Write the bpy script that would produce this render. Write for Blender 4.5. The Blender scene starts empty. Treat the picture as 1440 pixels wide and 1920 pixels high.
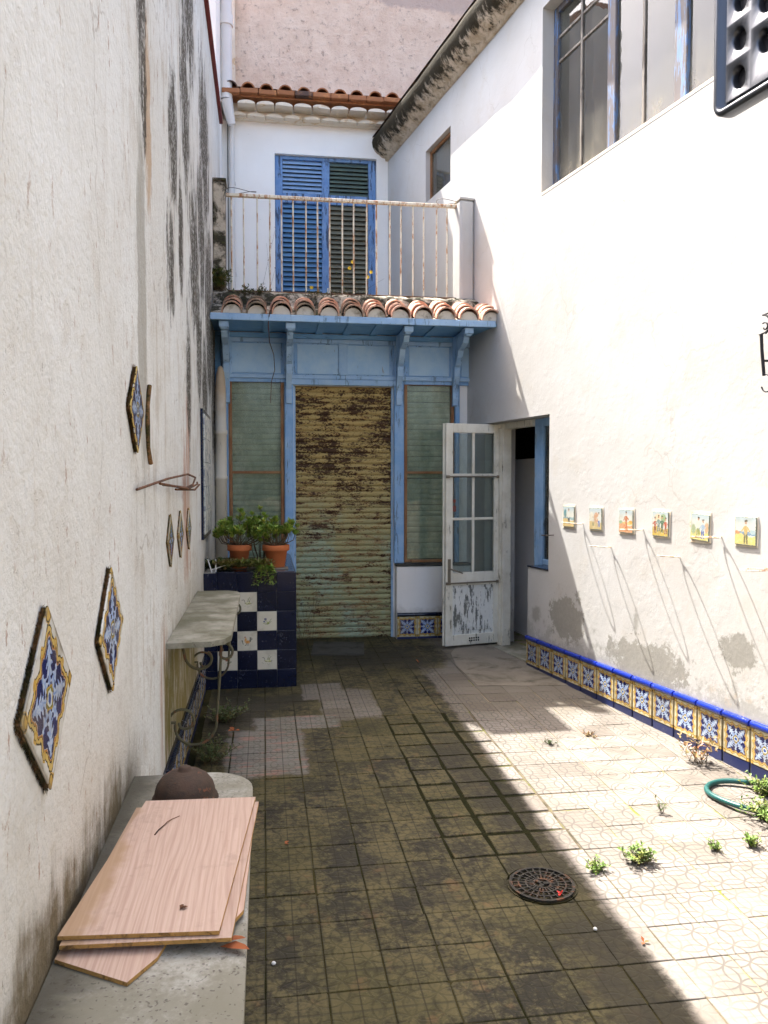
import bpy, math, random
from mathutils import Matrix, Vector, noise as mnoise
random.seed(7)
PI = math.pi
scene = bpy.context.scene
COL = scene.collection

# ---------------------------------------------------------------- camera
cam_d = bpy.data.cameras.new('camera'); cam = bpy.data.objects.new('camera', cam_d); COL.objects.link(cam)
cam_d.sensor_fit = 'VERTICAL'; cam_d.sensor_height = 24.0; cam_d.lens = 1497 / 1920 * 24.0
cam_d.clip_start = 0.05; cam_d.clip_end = 500
cam.location = (0, 0, 1.57)
cam.rotation_euler = (math.radians(90 - 2.3), 0, math.radians(-8.5))
scene.camera = cam

# ---------------------------------------------------------------- sky, sun, exposure
SUN = Vector((0.315, -0.545, -1.0)).normalized()
world = bpy.data.worlds.new('World'); scene.world = world; world.use_nodes = True
wn = world.node_tree.nodes; wn.clear()
sky = wn.new('ShaderNodeTexSky'); sky.sky_type = 'NISHITA'; sky.sun_disc = False
sky.sun_elevation = math.asin(-SUN.z); sky.sun_rotation = math.atan2(-SUN.x, -SUN.y)
sky.air_density = 0.85; sky.dust_density = 6.0; sky.ozone_density = 0.6
bg = wn.new('ShaderNodeBackground'); bg.inputs['Strength'].default_value = 0.15
wo = wn.new('ShaderNodeOutputWorld')
world.node_tree.links.new(sky.outputs[0], bg.inputs[0]); world.node_tree.links.new(bg.outputs[0], wo.inputs[0])
sun_d = bpy.data.lights.new('sun', 'SUN'); sun_d.energy = 3.0; sun_d.angle = math.radians(0.36); sun_d.color = (1.0, 0.965, 0.92)
sun = bpy.data.objects.new('sun', sun_d); COL.objects.link(sun)
sun.rotation_euler = SUN.to_track_quat('-Z', 'Y').to_euler(); sun.location = (-3, 6, 12)
vs = scene.view_settings
vs.view_transform = 'Standard'; vs.look = 'None'; vs.exposure = 2.45; vs.gamma = 1.0; vs.use_curve_mapping = False
scene.cycles.max_bounces = 7; scene.cycles.diffuse_bounces = 4; scene.cycles.glossy_bounces = 3; scene.cycles.transparent_max_bounces = 10
scene.cycles.use_adaptive_sampling = True; scene.cycles.adaptive_threshold = 0.02
scene.cycles.use_denoising = True; scene.cycles.caustics_reflective = False; scene.cycles.caustics_refractive = False

# ---------------------------------------------------------------- node expression helpers
def lin(h):
    h = h.lstrip('#'); o = []
    for i in (0, 2, 4):
        c = int(h[i:i+2], 16) / 255
        o.append(c / 12.92 if c <= .04045 else ((c + .055) / 1.055) ** 2.4)
    return tuple(o)

class V:
    """a socket wrapped so that formulas can be written plainly"""
    def __init__(s, t, sock): s.t = t; s.s = sock
    def _b(s, op, o, r=False):
        return s.t.m(op, o, s) if r else s.t.m(op, s, o)
    def __add__(s, o): return s._b('ADD', o)
    def __radd__(s, o): return s._b('ADD', o, True)
    def __sub__(s, o): return s._b('SUBTRACT', o)
    def __rsub__(s, o): return s._b('SUBTRACT', o, True)
    def __mul__(s, o): return s._b('MULTIPLY', o)
    def __rmul__(s, o): return s._b('MULTIPLY', o, True)
    def __truediv__(s, o): return s._b('DIVIDE', o)
    def __neg__(s): return s._b('MULTIPLY', -1.0)

class T:
    def __init__(s, nt): s.nt = nt; s.cache = {}
    def node(s, ty): return s.nt.nodes.new(ty)
    def put(s, sock, v):
        if isinstance(v, V): s.nt.links.new(v.s, sock)
        elif isinstance(v, (tuple, list)):
            sock.default_value = tuple(v) + (1.0,) if len(v) == 3 and len(sock.default_value) == 4 else tuple(v)
        else: sock.default_value = v
    def m(s, op, a, b=None, c=None, clamp=False):
        n = s.node('ShaderNodeMath'); n.operation = op; n.use_clamp = clamp
        for i, v in enumerate((a, b, c)):
            if v is not None: s.put(n.inputs[i], v)
        return V(s, n.outputs[0])
    def mn(s, a, b): return s.m('MINIMUM', a, b)
    def mx(s, a, b): return s.m('MAXIMUM', a, b)
    def ab(s, a): return s.m('ABSOLUTE', a)
    def sq(s, a): return s.m('SQRT', a)
    def sin(s, a): return s.m('SINE', a)
    def cos(s, a): return s.m('COSINE', a)
    def fl(s, a): return s.m('FLOOR', a)
    def fr(s, a): return s.m('FRACT', a)
    def pw(s, a, b): return s.m('POWER', a, b)
    def hyp(s, a, b): return s.sq(a * a + b * b)
    def sm(s, x, e0, e1):               # smoothstep from 0 at e0 to 1 at e1
        n = s.node('ShaderNodeMapRange'); n.interpolation_type = 'SMOOTHSTEP'
        for i, v in enumerate((x, min(e0, e1), max(e0, e1))): s.put(n.inputs[i], v)
        if e0 > e1: n.inputs[3].default_value = 1.0; n.inputs[4].default_value = 0.0
        return V(s, n.outputs[0])
    def geo(s, out='Position'):
        if 'geo' not in s.cache: s.cache['geo'] = s.node('ShaderNodeNewGeometry')
        return V(s, s.cache['geo'].outputs[out])
    def obj(s):
        if 'tc' not in s.cache: s.cache['tc'] = s.node('ShaderNodeTexCoord')
        return V(s, s.cache['tc'].outputs['Object'])
    def rnd(s):
        if 'oi' not in s.cache: s.cache['oi'] = s.node('ShaderNodeObjectInfo')
        return V(s, s.cache['oi'].outputs['Random'])
    def xyz(s, v):
        n = s.node('ShaderNodeSeparateXYZ'); s.put(n.inputs[0], v); return [V(s, o) for o in n.outputs]
    def vec(s, x, y, z):
        n = s.node('ShaderNodeCombineXYZ')
        for i, v in enumerate((x, y, z)): s.put(n.inputs[i], v)
        return V(s, n.outputs[0])
    def scl(s, v, k):
        n = s.node('ShaderNodeVectorMath'); n.operation = 'MULTIPLY'; s.put(n.inputs[0], v); n.inputs[1].default_value = k
        return V(s, n.outputs[0])
    def off(s, v, o):
        n = s.node('ShaderNodeVectorMath'); n.operation = 'ADD'; s.put(n.inputs[0], v); s.put(n.inputs[1], o)
        return V(s, n.outputs[0])
    def nz(s, v, scale, detail=4, rough=.55, dist=0.0, col=False):
        n = s.node('ShaderNodeTexNoise'); s.put(n.inputs['Vector'], v); n.inputs['Scale'].default_value = scale
        n.inputs['Detail'].default_value = detail; n.inputs['Roughness'].default_value = rough; n.inputs['Distortion'].default_value = dist
        return V(s, n.outputs['Color' if col else 'Fac'])
    def vor(s, v, scale, feat='F1', out='Distance', rnd=1.0):
        n = s.node('ShaderNodeTexVoronoi'); n.feature = feat; s.put(n.inputs['Vector'], v); n.inputs['Scale'].default_value = scale
        n.inputs['Randomness'].default_value = rnd
        return V(s, n.outputs[out])
    def mix(s, f, a, b):
        n = s.node('ShaderNodeMix'); n.data_type = 'RGBA'; n.clamp_factor = True
        s.put(n.inputs[0], f); s.put(n.inputs[6], a); s.put(n.inputs[7], b)
        return V(s, n.outputs[2])
    def mul(s, f, a, b):
        n = s.node('ShaderNodeMix'); n.data_type = 'RGBA'; n.blend_type = 'MULTIPLY'
        s.put(n.inputs[0], f); s.put(n.inputs[6], a); s.put(n.inputs[7], b)
        return V(s, n.outputs[2])
    def gray(s, v): return s.vec(v, v, v)
    def hsv(s, c, h=.5, sa=1.0, va=1.0):
        n = s.node('ShaderNodeHueSaturation'); s.put(n.inputs['Hue'], h); s.put(n.inputs['Saturation'], sa); s.put(n.inputs['Value'], va); s.put(n.inputs['Color'], c)
        return V(s, n.outputs[0])

def material(name, fn):
    m = bpy.data.materials.new(name); m.use_nodes = True
    nt = m.node_tree; nt.nodes.clear(); t = T(nt)
    out = t.node('ShaderNodeOutputMaterial'); p = t.node('ShaderNodeBsdfPrincipled')
    nt.links.new(p.outputs[0], out.inputs[0])
    d = fn(t)
    t.put(p.inputs['Base Color'], d['c']); t.put(p.inputs['Roughness'], d.get('r', .7)); t.put(p.inputs['Metallic'], d.get('m', 0.0))
    t.put(p.inputs['Specular IOR Level'], d.get('s', .35))
    if 'coat' in d: t.put(p.inputs['Coat Weight'], d['coat']); p.inputs['Coat Roughness'].default_value = .08
    if 'tr' in d: t.put(p.inputs['Transmission Weight'], d['tr'])
    if 'sss' in d: pass
    if 'b' in d:
        b = t.node('ShaderNodeBump'); b.inputs['Strength'].default_value = d.get('bs', .6); b.inputs['Distance'].default_value = d.get('bd', .01)
        t.put(b.inputs['Height'], d['b']); nt.links.new(b.outputs[0], p.inputs['Normal'])
    return m

MAT = {}
def simple(name, c, r=.6, m=0.0, s=.35, var=.18, scale=9, bump=.25, bd=.003, dirt=None, stretch=(1, 1, 1)):
    """one colour with blotches, fine relief and optional dirt"""
    def f(t):
        p = t.scl(t.geo(), stretch)
        n1 = t.nz(p, scale, 5, .6); n2 = t.nz(p, scale * 9, 3, .6)
        v = 1 - var + n1 * (var * 1.6) + (n2 - .5) * (var * .6)
        col = t.mul(1.0, c, t.gray(v))
        if dirt:
            dc, lo, hi = dirt
            col = t.mix(t.sm(t.nz(p, scale * .7, 6, .65, .4), lo, hi), col, dc)
        return dict(c=col, r=r, m=m, s=s, b=n2 + n1 * .5, bs=bump, bd=bd)
    MAT[name] = material(name, f)
    return MAT[name]

# ---------------------------------------------------------------- mesh helpers
class MB:
    def __init__(s): s.v = []; s.f = []; s.sm = []; s.mi = []; s.cur = 0
    def add(s, vs, fs, smooth=False):
        o = len(s.v); s.v += [tuple(v) for v in vs]
        for f in fs: s.f.append([i + o for i in f]); s.sm.append(smooth); s.mi.append(s.cur)
        return s
    def box(s, x0, x1, y0, y1, z0, z1, c=0.0):
        if x0 > x1: x0, x1 = x1, x0
        if y0 > y1: y0, y1 = y1, y0
        if z0 > z1: z0, z1 = z1, z0
        if c <= 0:
            v = [(x, y, z) for x in (x0, x1) for y in (y0, y1) for z in (z0, z1)]
            return s.add(v, [(0, 1, 3, 2), (4, 6, 7, 5), (0, 4, 5, 1), (2, 3, 7, 6), (0, 2, 6, 4), (1, 5, 7, 3)])
        c = min(c, (x1 - x0) * .45, (y1 - y0) * .45, (z1 - z0) * .45)
        v = []; idx = {}
        for i, (x, sx) in enumerate(((x0, 1), (x1, -1))):
            for j, (y, sy) in enumerate(((y0, 1), (y1, -1))):
                for k, (z, sz) in enumerate(((z0, 1), (z1, -1))):
                    idx[i, j, k] = len(v)
                    v += [(x, y + sy * c, z + sz * c), (x + sx * c, y, z + sz * c), (x + sx * c, y + sy * c, z)]
        f = []
        for i in (0, 1):
            q = [idx[i, 0, 0], idx[i, 1, 0], idx[i, 1, 1], idx[i, 0, 1]]; f.append(q if i else q[::-1])
            q = [idx[0, i, 0] + 1, idx[1, i, 0] + 1, idx[1, i, 1] + 1, idx[0, i, 1] + 1]; f.append(q[::-1] if i else q)
            q = [idx[0, 0, i] + 2, idx[1, 0, i] + 2, idx[1, 1, i] + 2, idx[0, 1, i] + 2]; f.append(q if i else q[::-1])
        for a in (0, 1):
            for b in (0, 1):
                e = (a + b) % 2
                q = [idx[0, a, b] + 1, idx[1, a, b] + 1, idx[1, a, b] + 2, idx[0, a, b] + 2]; f.append(q if e == 1 else q[::-1])
                q = [idx[a, 0, b] + 0, idx[a, 1, b] + 0, idx[a, 1, b] + 2, idx[a, 0, b] + 2]; f.append(q if e == 0 else q[::-1])
                q = [idx[a, b, 0] + 0, idx[a, b, 1] + 0, idx[a, b, 1] + 1, idx[a, b, 0] + 1]; f.append(q if e == 1 else q[::-1])
                for k in (0, 1):
                    o = idx[a, b, k]; tr = [o, o + 1, o + 2]; f.append(tr if (a + b + k) % 2 == 1 else tr[::-1])
        return s.add(v, f)
    def prism(s, poly, a0, a1, ax='y', smooth=False, caps=True):
        """poly: 2D outline; ax: axis of extrusion. for 'y': (x,z); 'x': (y,z); 'z': (x,y)"""
        n = len(poly)
        def P(p, a): return (p[0], a, p[1]) if ax == 'y' else ((a, p[0], p[1]) if ax == 'x' else (p[0], p[1], a))
        v = [P(p, a0) for p in poly] + [P(p, a1) for p in poly]
        s.add(v, [(i, (i + 1) % n, n + (i + 1) % n, n + i) for i in range(n)], smooth)
        if caps: s.add(v, [list(range(n))[::-1], [n + i for i in range(n)]])
        return s
    def sheet(s, pts, a0, a1, ax='y', smooth=True):
        n = len(pts)
        def P(p, a): return (p[0], a, p[1]) if ax == 'y' else ((a, p[0], p[1]) if ax == 'x' else (p[0], p[1], a))
        v = [P(p, a0) for p in pts] + [P(p, a1) for p in pts]
        return s.add(v, [(i, i + 1, n + i + 1, n + i) for i in range(n - 1)], smooth)
    def tube(s, pts, r, seg=8, closed=False, caps=True, r1=None, flat=1.0):
        pts = [Vector(p) for p in pts]; n = len(pts); rings = []; up = None
        for i, p in enumerate(pts):
            if closed: d = pts[(i + 1) % n] - pts[i - 1]
            else: d = pts[min(i + 1, n - 1)] - pts[max(i - 1, 0)]
            if d.length < 1e-9: d = Vector((0, 0, 1))
            d.normalize()
            if up is None: up = d.orthogonal().normalized()
            else:
                up = up - d * up.dot(d)
                up = up.normalized() if up.length > 1e-6 else d.orthogonal().normalized()
            w = d.cross(up)
            rr = r if r1 is None else r + (r1 - r) * i / max(1, n - 1)
            rings.append([p + up * (math.cos(2 * PI * k / seg) * rr) + w * (math.sin(2 * PI * k / seg) * rr * flat) for k in range(seg)])
        v = [q for g in rings for q in g]; f = []
        for i in range(n if closed else n - 1):
            a = i * seg; b = ((i + 1) % n) * seg
            for k in range(seg): f.append((a + k, a + (k + 1) % seg, b + (k + 1) % seg, b + k))
        s.add(v, f, True)
        if caps and not closed: s.add(rings[0], [list(range(seg))[::-1]]); s.add(rings[-1], [list(range(seg))])
        return s
    def lathe(s, prof, seg=24, c=(0, 0, 0), smooth=True):
        v = [(c[0] + r * math.cos(2 * PI * k / seg), c[1] + r * math.sin(2 * PI * k / seg), c[2] + z) for r, z in prof for k in range(seg)]
        f = []
        for i in range(len(prof) - 1):
            for k in range(seg): f.append((i * seg + k, i * seg + (k + 1) % seg, (i + 1) * seg + (k + 1) % seg, (i + 1) * seg + k))
        return s.add(v, f, smooth)
    def leaf(s, p, d, up, ln, w, fold=.25):
        p = Vector(p); d = Vector(d).normalized(); sd = d.cross(Vector(up))
        sd = sd.normalized() if sd.length > 1e-5 else d.orthogonal().normalized(); nn = sd.cross(d)
        a = p + d * ln * .45 + sd * w * .5 + nn * w * fold; b = p + d * ln * .45 - sd * w * .5 + nn * w * fold
        a2 = p + d * ln * .8 + sd * w * .3 + nn * w * fold * .6; b2 = p + d * ln * .8 - sd * w * .3 + nn * w * fold * .6
        return s.add([p, a, a2, p + d * ln, b2, b, p + d * ln * .6], [(0, 1, 2, 6), (6, 2, 3, 4), (0, 6, 4, 5)])
    def mesh(s, name, *mats):
        me = bpy.data.meshes.new(name); me.from_pydata(s.v, [], s.f)
        for m in mats: me.materials.append(MAT[m] if isinstance(m, str) else m)
        me.polygons.foreach_set('use_smooth', s.sm)
        if len(mats) > 1: me.polygons.foreach_set('material_index', s.mi)
        me.update(); return me

WM = {}
ID = Matrix.Identity(4)
def place(loc=(0, 0, 0), rot=(0, 0, 0), frame=ID):
    from mathutils import Euler
    return frame @ Matrix.Translation(loc) @ Euler(rot).to_matrix().to_4x4()
def obj(name, me, parent=None, loc=(0, 0, 0), rot=(0, 0, 0), frame=ID, scale=None, kind=None):
    o = bpy.data.objects.new(name, me); COL.objects.link(o)
    M = place(loc, rot, frame)
    if parent is not None:
        o.parent = parent; L = WM[parent].inverted() @ M
    else: L = M
    if scale: L = L @ Matrix.Diagonal((*scale, 1.0))
    o.matrix_local = L; WM[o] = M
    if kind: o['kind'] = kind
    return o
def tag(o, label, cat, group=None):
    o['label'] = label; o['category'] = cat
    if group: o['group'] = group
    return o
def thing(name, label, cat, loc=(0, 0, 0), rot=(0, 0, 0), frame=ID, group=None):
    return tag(obj(name, None, None, loc, rot, frame), label, cat, group)

# frames of the walls: local x points into the wall, y runs along it, z is up
K = -0.175; PHI = math.atan(0.175)
FR = Matrix.Translation((2.21, 6.51, 0)) @ Matrix.Rotation(PHI, 4, 'Z')          # right wall
XL = -0.46
FLW = Matrix.Translation((XL, 0, 0)) @ Matrix.Rotation(PI, 4, 'Z')               # left wall (local y = -Y)
YF = 7.75
FF = Matrix.Translation((0, 6.9, 0)) @ Matrix.Rotation(math.atan(.02), 4, 'X')   # floor, falls slightly towards the viewer
def fz(y): return .02 * (y - 6.9)
# ================================================================ materials
def blob(t, a, b, ca, cb, ra, rb, nse, k=1.2, soft=.45):
    d = t.hyp((a - ca) / ra, (b - cb) / rb) + (nse - .5) * k
    return t.sm(d, 1.0, 1.0 - soft)

def m_left(t):
    P = t.geo(); x, y, z = t.xyz(P)
    big = t.nz(P, .9, 4, .6); mid = t.nz(P, 5, 6, .65); fine = t.nz(P, 40, 3, .65)
    st = t.nz(t.scl(P, (1, 6.5, .55)), 2.2, 5, .68)            # vertical streaks
    st2 = t.nz(t.scl(P, (1, 18, 1.3)), 2.0, 5, .7)
    c = t.mix(t.sm(big, .35, .7), lin('#d6d7d3'), lin('#cccbc4'))
    c = t.mix(t.sm(mid, .50, .72) * .4, c, lin('#b9b1a4'))
    c = t.mix(t.sm(st, .56, .78) * .35, c, lin('#a3937f'))
    far = t.sm(y, 2.4, 3.4)
    c = t.mix(t.sm(st2, .58, .70) * (.12 + far * .5), c, lin('#756a5d'))
    c = t.mix(t.sm(st * .6 + mid * .4, .50, .62) * far * .32, c, lin('#a2937c'))
    # flaked spots down to a pink undercoat
    fl = t.sm(t.nz(t.scl(P, (1, 2.4, 1)), 9, 6, .76), .60, .65) * t.sm(t.nz(P, 1.1, 2, .5), .40, .54)
    c = t.mix(fl * .9, c, lin('#a08878'))
    pk = t.mx(blob(t, y, z, 4.9, 1.5, .28, .75, mid, 1.8), blob(t, y, z, 3.75, .55, .22, .5, st, 2.2) * .8)
    c = t.mix(pk * t.sm(st, .42, .52) * .9, c, lin('#b08e7b'))
    rg = st * .45 + t.nz(t.scl(P, (1, 1, .6)), 7, 5, .72) * .55
    ck = t.sm(t.vor(t.off(t.scl(P, (1, 1, .45)), t.scl(t.nz(P, 3, 3, .6, col=True), (.25, .25, .25))), 1.3, 'DISTANCE_TO_EDGE'), .006, .002) * t.sm(t.nz(P, 1.7, 2, .5), .48, .56)
    c = t.mix(ck * .35, c, lin('#7a6e60'))
    # bare grey cement strip
    gs = blob(t, y, z, 3.19, 2.25, .13, .80, rg, 1.5, .3)
    c = t.mix(gs * .8, c, t.mix(fine, lin('#8d8a80'), lin('#a5a297')))
    # ochre exposed render with black edge
    oc = blob(t, y, z, 3.40, 3.05, .10, .50, rg, 3.2, .4)
    c = t.mix(oc * .7, c, t.mix(fine, lin('#a07f5a'), lin('#b89a75')))
    # black mould, ragged and running down
    mk = blob(t, y, z, 3.25, 3.55, .17, .55, rg, 3.4)
    for (cy, cz, ry, rz) in ((4.35, 3.35, .17, .42), (4.18, 2.66, .13, .30), (5.0, 3.9, .2, .6), (5.6, 3.05, .3, .6), (5.9, 2.55, .2, .55), (6.45, 2.3, .2, .45), (7.0, 3.0, .35, .9), (4.0, 4.3, .2, .5), (6.6, 4.2, .4, .7), (3.3, 3.15, .06, .35), (5.3, 4.6, .3, .6), (4.7, 2.95, .10, .45), (5.1, 2.2, .12, .5), (7.6, 2.4, .3, .8), (6.2, 3.4, .25, .6)):
        mk = t.mx(mk, blob(t, y, z, cy, cz, ry * 1.6, rz * 1.05, rg, 3.8))
    mk = mk * t.sm(st2 + (fine - .5) * 1.1, .20, .52)
    c = t.mix(mk * .95, c, t.mix(fine, lin('#1c1914'), lin('#4a4232')))
    sp = t.sm(t.nz(t.scl(P, (1, 1.8, .8)), 24, 5, .78), .625, .69) * t.mx(t.sm(big + (st - .5) * 1.4, .36, .62), blob(t, y, z, 2.35, 1.9, .5, 1.6, mid, 1.4, .8))
    c = t.mix(sp * .7, c, lin('#6b6255'))
    # green-black damp along the bench, moss under the shelf
    dm = t.sm(z + (mid - .5) * .5 + (st - .5) * .35, .74, .53) * t.sm(y, 3.2, 2.6)
    c = t.mix(dm * t.sm(fine + mid + dm * .5, .80, 1.15) * .95, c, t.mix(fine, lin('#221f17'), lin('#4d4634')))
    d2 = t.sm(z + (mid - .5) * .9, 1.1, .55) * t.sm(y, 3.2, 2.6)
    c = t.mix(d2 * .32, c, lin('#94805a'))
    ms = t.sm(y + (st - .5) * 1.2, 3.62, 3.85) * t.sm(z + (st - .5) * .5, .86, .70) * t.sm(y, 5.7, 5.3)
    c = t.mix(ms * t.sm(st2 + (mid - .5) * .5, .34, .52) * .95, c, t.mix(st2, lin('#494708'), lin('#7d722c')))
    m2 = t.sm(z + (st - .5) * .9, 1.25, .6) * t.sm(y, 3.5, 4.4)
    c = t.mix(m2 * .4, c, lin('#9c8a64'))
    h = mid * .6 + fine * .18 - t.sm(mid, .60, .64) * .12
    return dict(c=c, r=.85, s=.2, b=h, bs=.8, bd=.024)
MAT['left_plaster'] = material('left_plaster', m_left)

def m_right(t):
    P = t.geo(); x, y, z = t.xyz(P)
    u = (y - 6.51) * 1.0152
    big = t.nz(P, .8, 4, .6); mid = t.nz(P, 5, 6, .65); fine = t.nz(P, 38, 3, .65)
    st = t.nz(t.scl(P, (4, 6, .5)), 2.2, 6, .68)
    c = t.mix(t.sm(big, .3, .7), lin('#c6c5c2'), lin('#bcb9b3'))
    c = t.mix(t.sm(mid, .55, .8) * .2, c, lin('#c2b4a5'))
    # rusty runs below the sill of the long window
    rn = t.sm(st, .58, .75) * t.sm(z, 3.1, 3.85) * t.sm(z, 3.95, 3.9) * t.sm(u, .1, -.3)
    c = t.mix(rn * .5, c, lin('#c9a183'))
    low = t.sm(z + (mid - .5) * .6, .95, .4)
    sp = t.sm(t.nz(t.scl(P, (1, 1, 1.6)), 20, 5, .78) + low * .04, .67, .71) * t.sm(t.nz(P, 1.6, 3, .6) + low * .1, .45, .62)
    c = t.mix(sp * (.3 + low * .55), c, lin('#7a7367'))
    gn = t.nz(P, 9, 7, .78)
    ck = t.sm(t.vor(t.off(P, t.scl(t.nz(P, 3, 3, .6, col=True), (.3, .3, .3))), 1.1, 'DISTANCE_TO_EDGE'), .005, .0015) * t.sm(t.nz(P, 1.3, 2, .5), .50, .58)
    c = t.mix(ck * .22, c, lin('#857a6c'))
    c = t.mix(t.sm(t.nz(P, 2.6, 5, .7), .54, .66) * .22, c, lin('#b5aa98'))
    # flaking to bare cement along the foot
    g = t.mx(blob(t, u, z, -.62, .50, .26, .20, gn, 3.0, .2), blob(t, u, z, -1.62, .34, .46, .20, gn, 3.0, .2))
    g = t.mx(g, blob(t, u, z, -2.44, .60, .13, .12, gn, 2.8, .25)); g = t.mx(g, blob(t, u, z, -1.50, .62, .04, .09, gn, 1.8, .7) * .8)
    g = t.mx(g, blob(t, u, z, -.15, .44, .10, .10, gn, 2.6, .6) * .8)
    g = t.mx(g, t.sm(z + (gn - .5) * 1.1 + (big - .5) * .5, .40, .27) * .6)
    c = t.mix(g * .92, c, t.mix(fine, lin('#85827a'), lin('#a09d94')))
    pk = t.sm(t.nz(P, 7, 6, .7), .58, .64) * low * t.sm(u, -1.9, -2.1)
    c = t.mix(pk * .45, c, lin('#c3b39f'))
    h = mid * .5 + fine * .16 + t.sm(mid, .52, .57) * .05
    return dict(c=c, r=.85, s=.2, b=h, bs=.36, bd=.016)
MAT['right_plaster'] = material('right_plaster', m_right)

def m_house(t):
    P = t.geo(); x, y, z = t.xyz(P)
    big = t.nz(P, 1.1, 4, .6); mid = t.nz(P, 6, 6, .65); fine = t.nz(P, 60, 4, .65)
    st = t.nz(t.scl(P, (7, 3, .6)), 2.0, 6, .68)
    c = t.mix(t.sm(big, .35, .7), lin('#f5f2ec'), lin('#efebe4'))
    c = t.mix(t.sm(st, .6, .8) * .35, c, lin('#b9aea0'))
    sp = t.sm(t.nz(P, 22, 5, .75), .68, .72)
    c = t.mix(sp * .5, c, lin('#8a8377'))
    c = t.mix(t.sm(z + (mid - .5) * .3, .34, .24) * .4, c, lin('#8c8470'))
    return dict(c=c, r=.85, s=.2, b=mid * .5 + fine * .15, bs=.4, bd=.015)
MAT['house_plaster'] = material('house_plaster', m_house)

def m_mossy(t):   # mortar and cement gone black and green
    P = t.geo(); mid = t.nz(P, 7, 6, .7, .5); fine = t.nz(P, 45, 5, .7); big = t.nz(P, 2.2, 3, .6)
    c = t.mix(t.sm(mid, .40, .56), lin('#b5aa98'), lin('#3b382f'))
    c = t.mix(t.sm(fine + (mid - .5), .55, .75) * .6, c, lin('#4c5130'))
    c = t.mix(t.sm(big, .6, .75) * .6, c, lin('#c3b7a5'))
    return dict(c=c, r=.95, s=.1, b=mid + fine * .5, bs=.8, bd=.02)
MAT['mossy_cement'] = material('mossy_cement', m_mossy)
def m_gutter(t):
    P = t.geo(); x, y, z = t.xyz(P)
    st = t.nz(t.scl(P, (5, 5, .9)), 2.6, 6, .7); fine = t.nz(P, 50, 5, .7); mid = t.nz(P, 5, 6, .7)
    up = t.sm(z + (st - .5) * .5, 5.63, 5.74)
    c = t.mix(t.sm(mid, .35, .65), lin('#d8cbb6'), lin('#ad9b82'))
    c = t.mix(up * .97, c, t.mix(fine, lin('#171511'), lin('#3f3a2b')))
    c = t.mix(t.sm(st, .6, .7) * .5, c, lin('#3a3428'))
    return dict(c=c, r=.95, s=.1, b=mid + fine * .4, bs=.8, bd=.02)
MAT['gutter_cement'] = material('gutter_cement', m_gutter)
def m_pink(t):
    P = t.geo(); x, y, z = t.xyz(P)
    big = t.nz(P, .7, 4, .6); mid = t.nz(P, 4, 6, .7); rough = t.nz(P, 10, 6, .78)
    c = t.mix(t.sm(mid, .3, .7), lin('#ebd8c3'), lin('#dcc5af'))
    c = t.mix(t.sm(rough, .54, .64) * .75, c, lin('#a08a7a'))
    # a smooth grey patch high up on the right with a slanting lower edge
    e = z + (mid - .5) * .25 - t.mx(0.0, (x - 1.75) * -.55) - .1
    gp = t.sm(e, 8.05, 8.12) * t.sm(x, 1.1, 1.3)
    c = t.mix(gp * .8, c, t.mix(mid, lin('#b3a298'), lin('#c9b9ad')))
    c = t.mix(t.sm(z + (mid - .5) * .2, 6.95, 6.8) * t.sm(x, .6, .1) * .7, c, lin('#5a4f42'))
    return dict(c=c, r=.95, s=.1, b=rough * .8 + mid * .5 + big, bs=.9, bd=.05)
MAT['pink_render'] = material('pink_render', m_pink)

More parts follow.
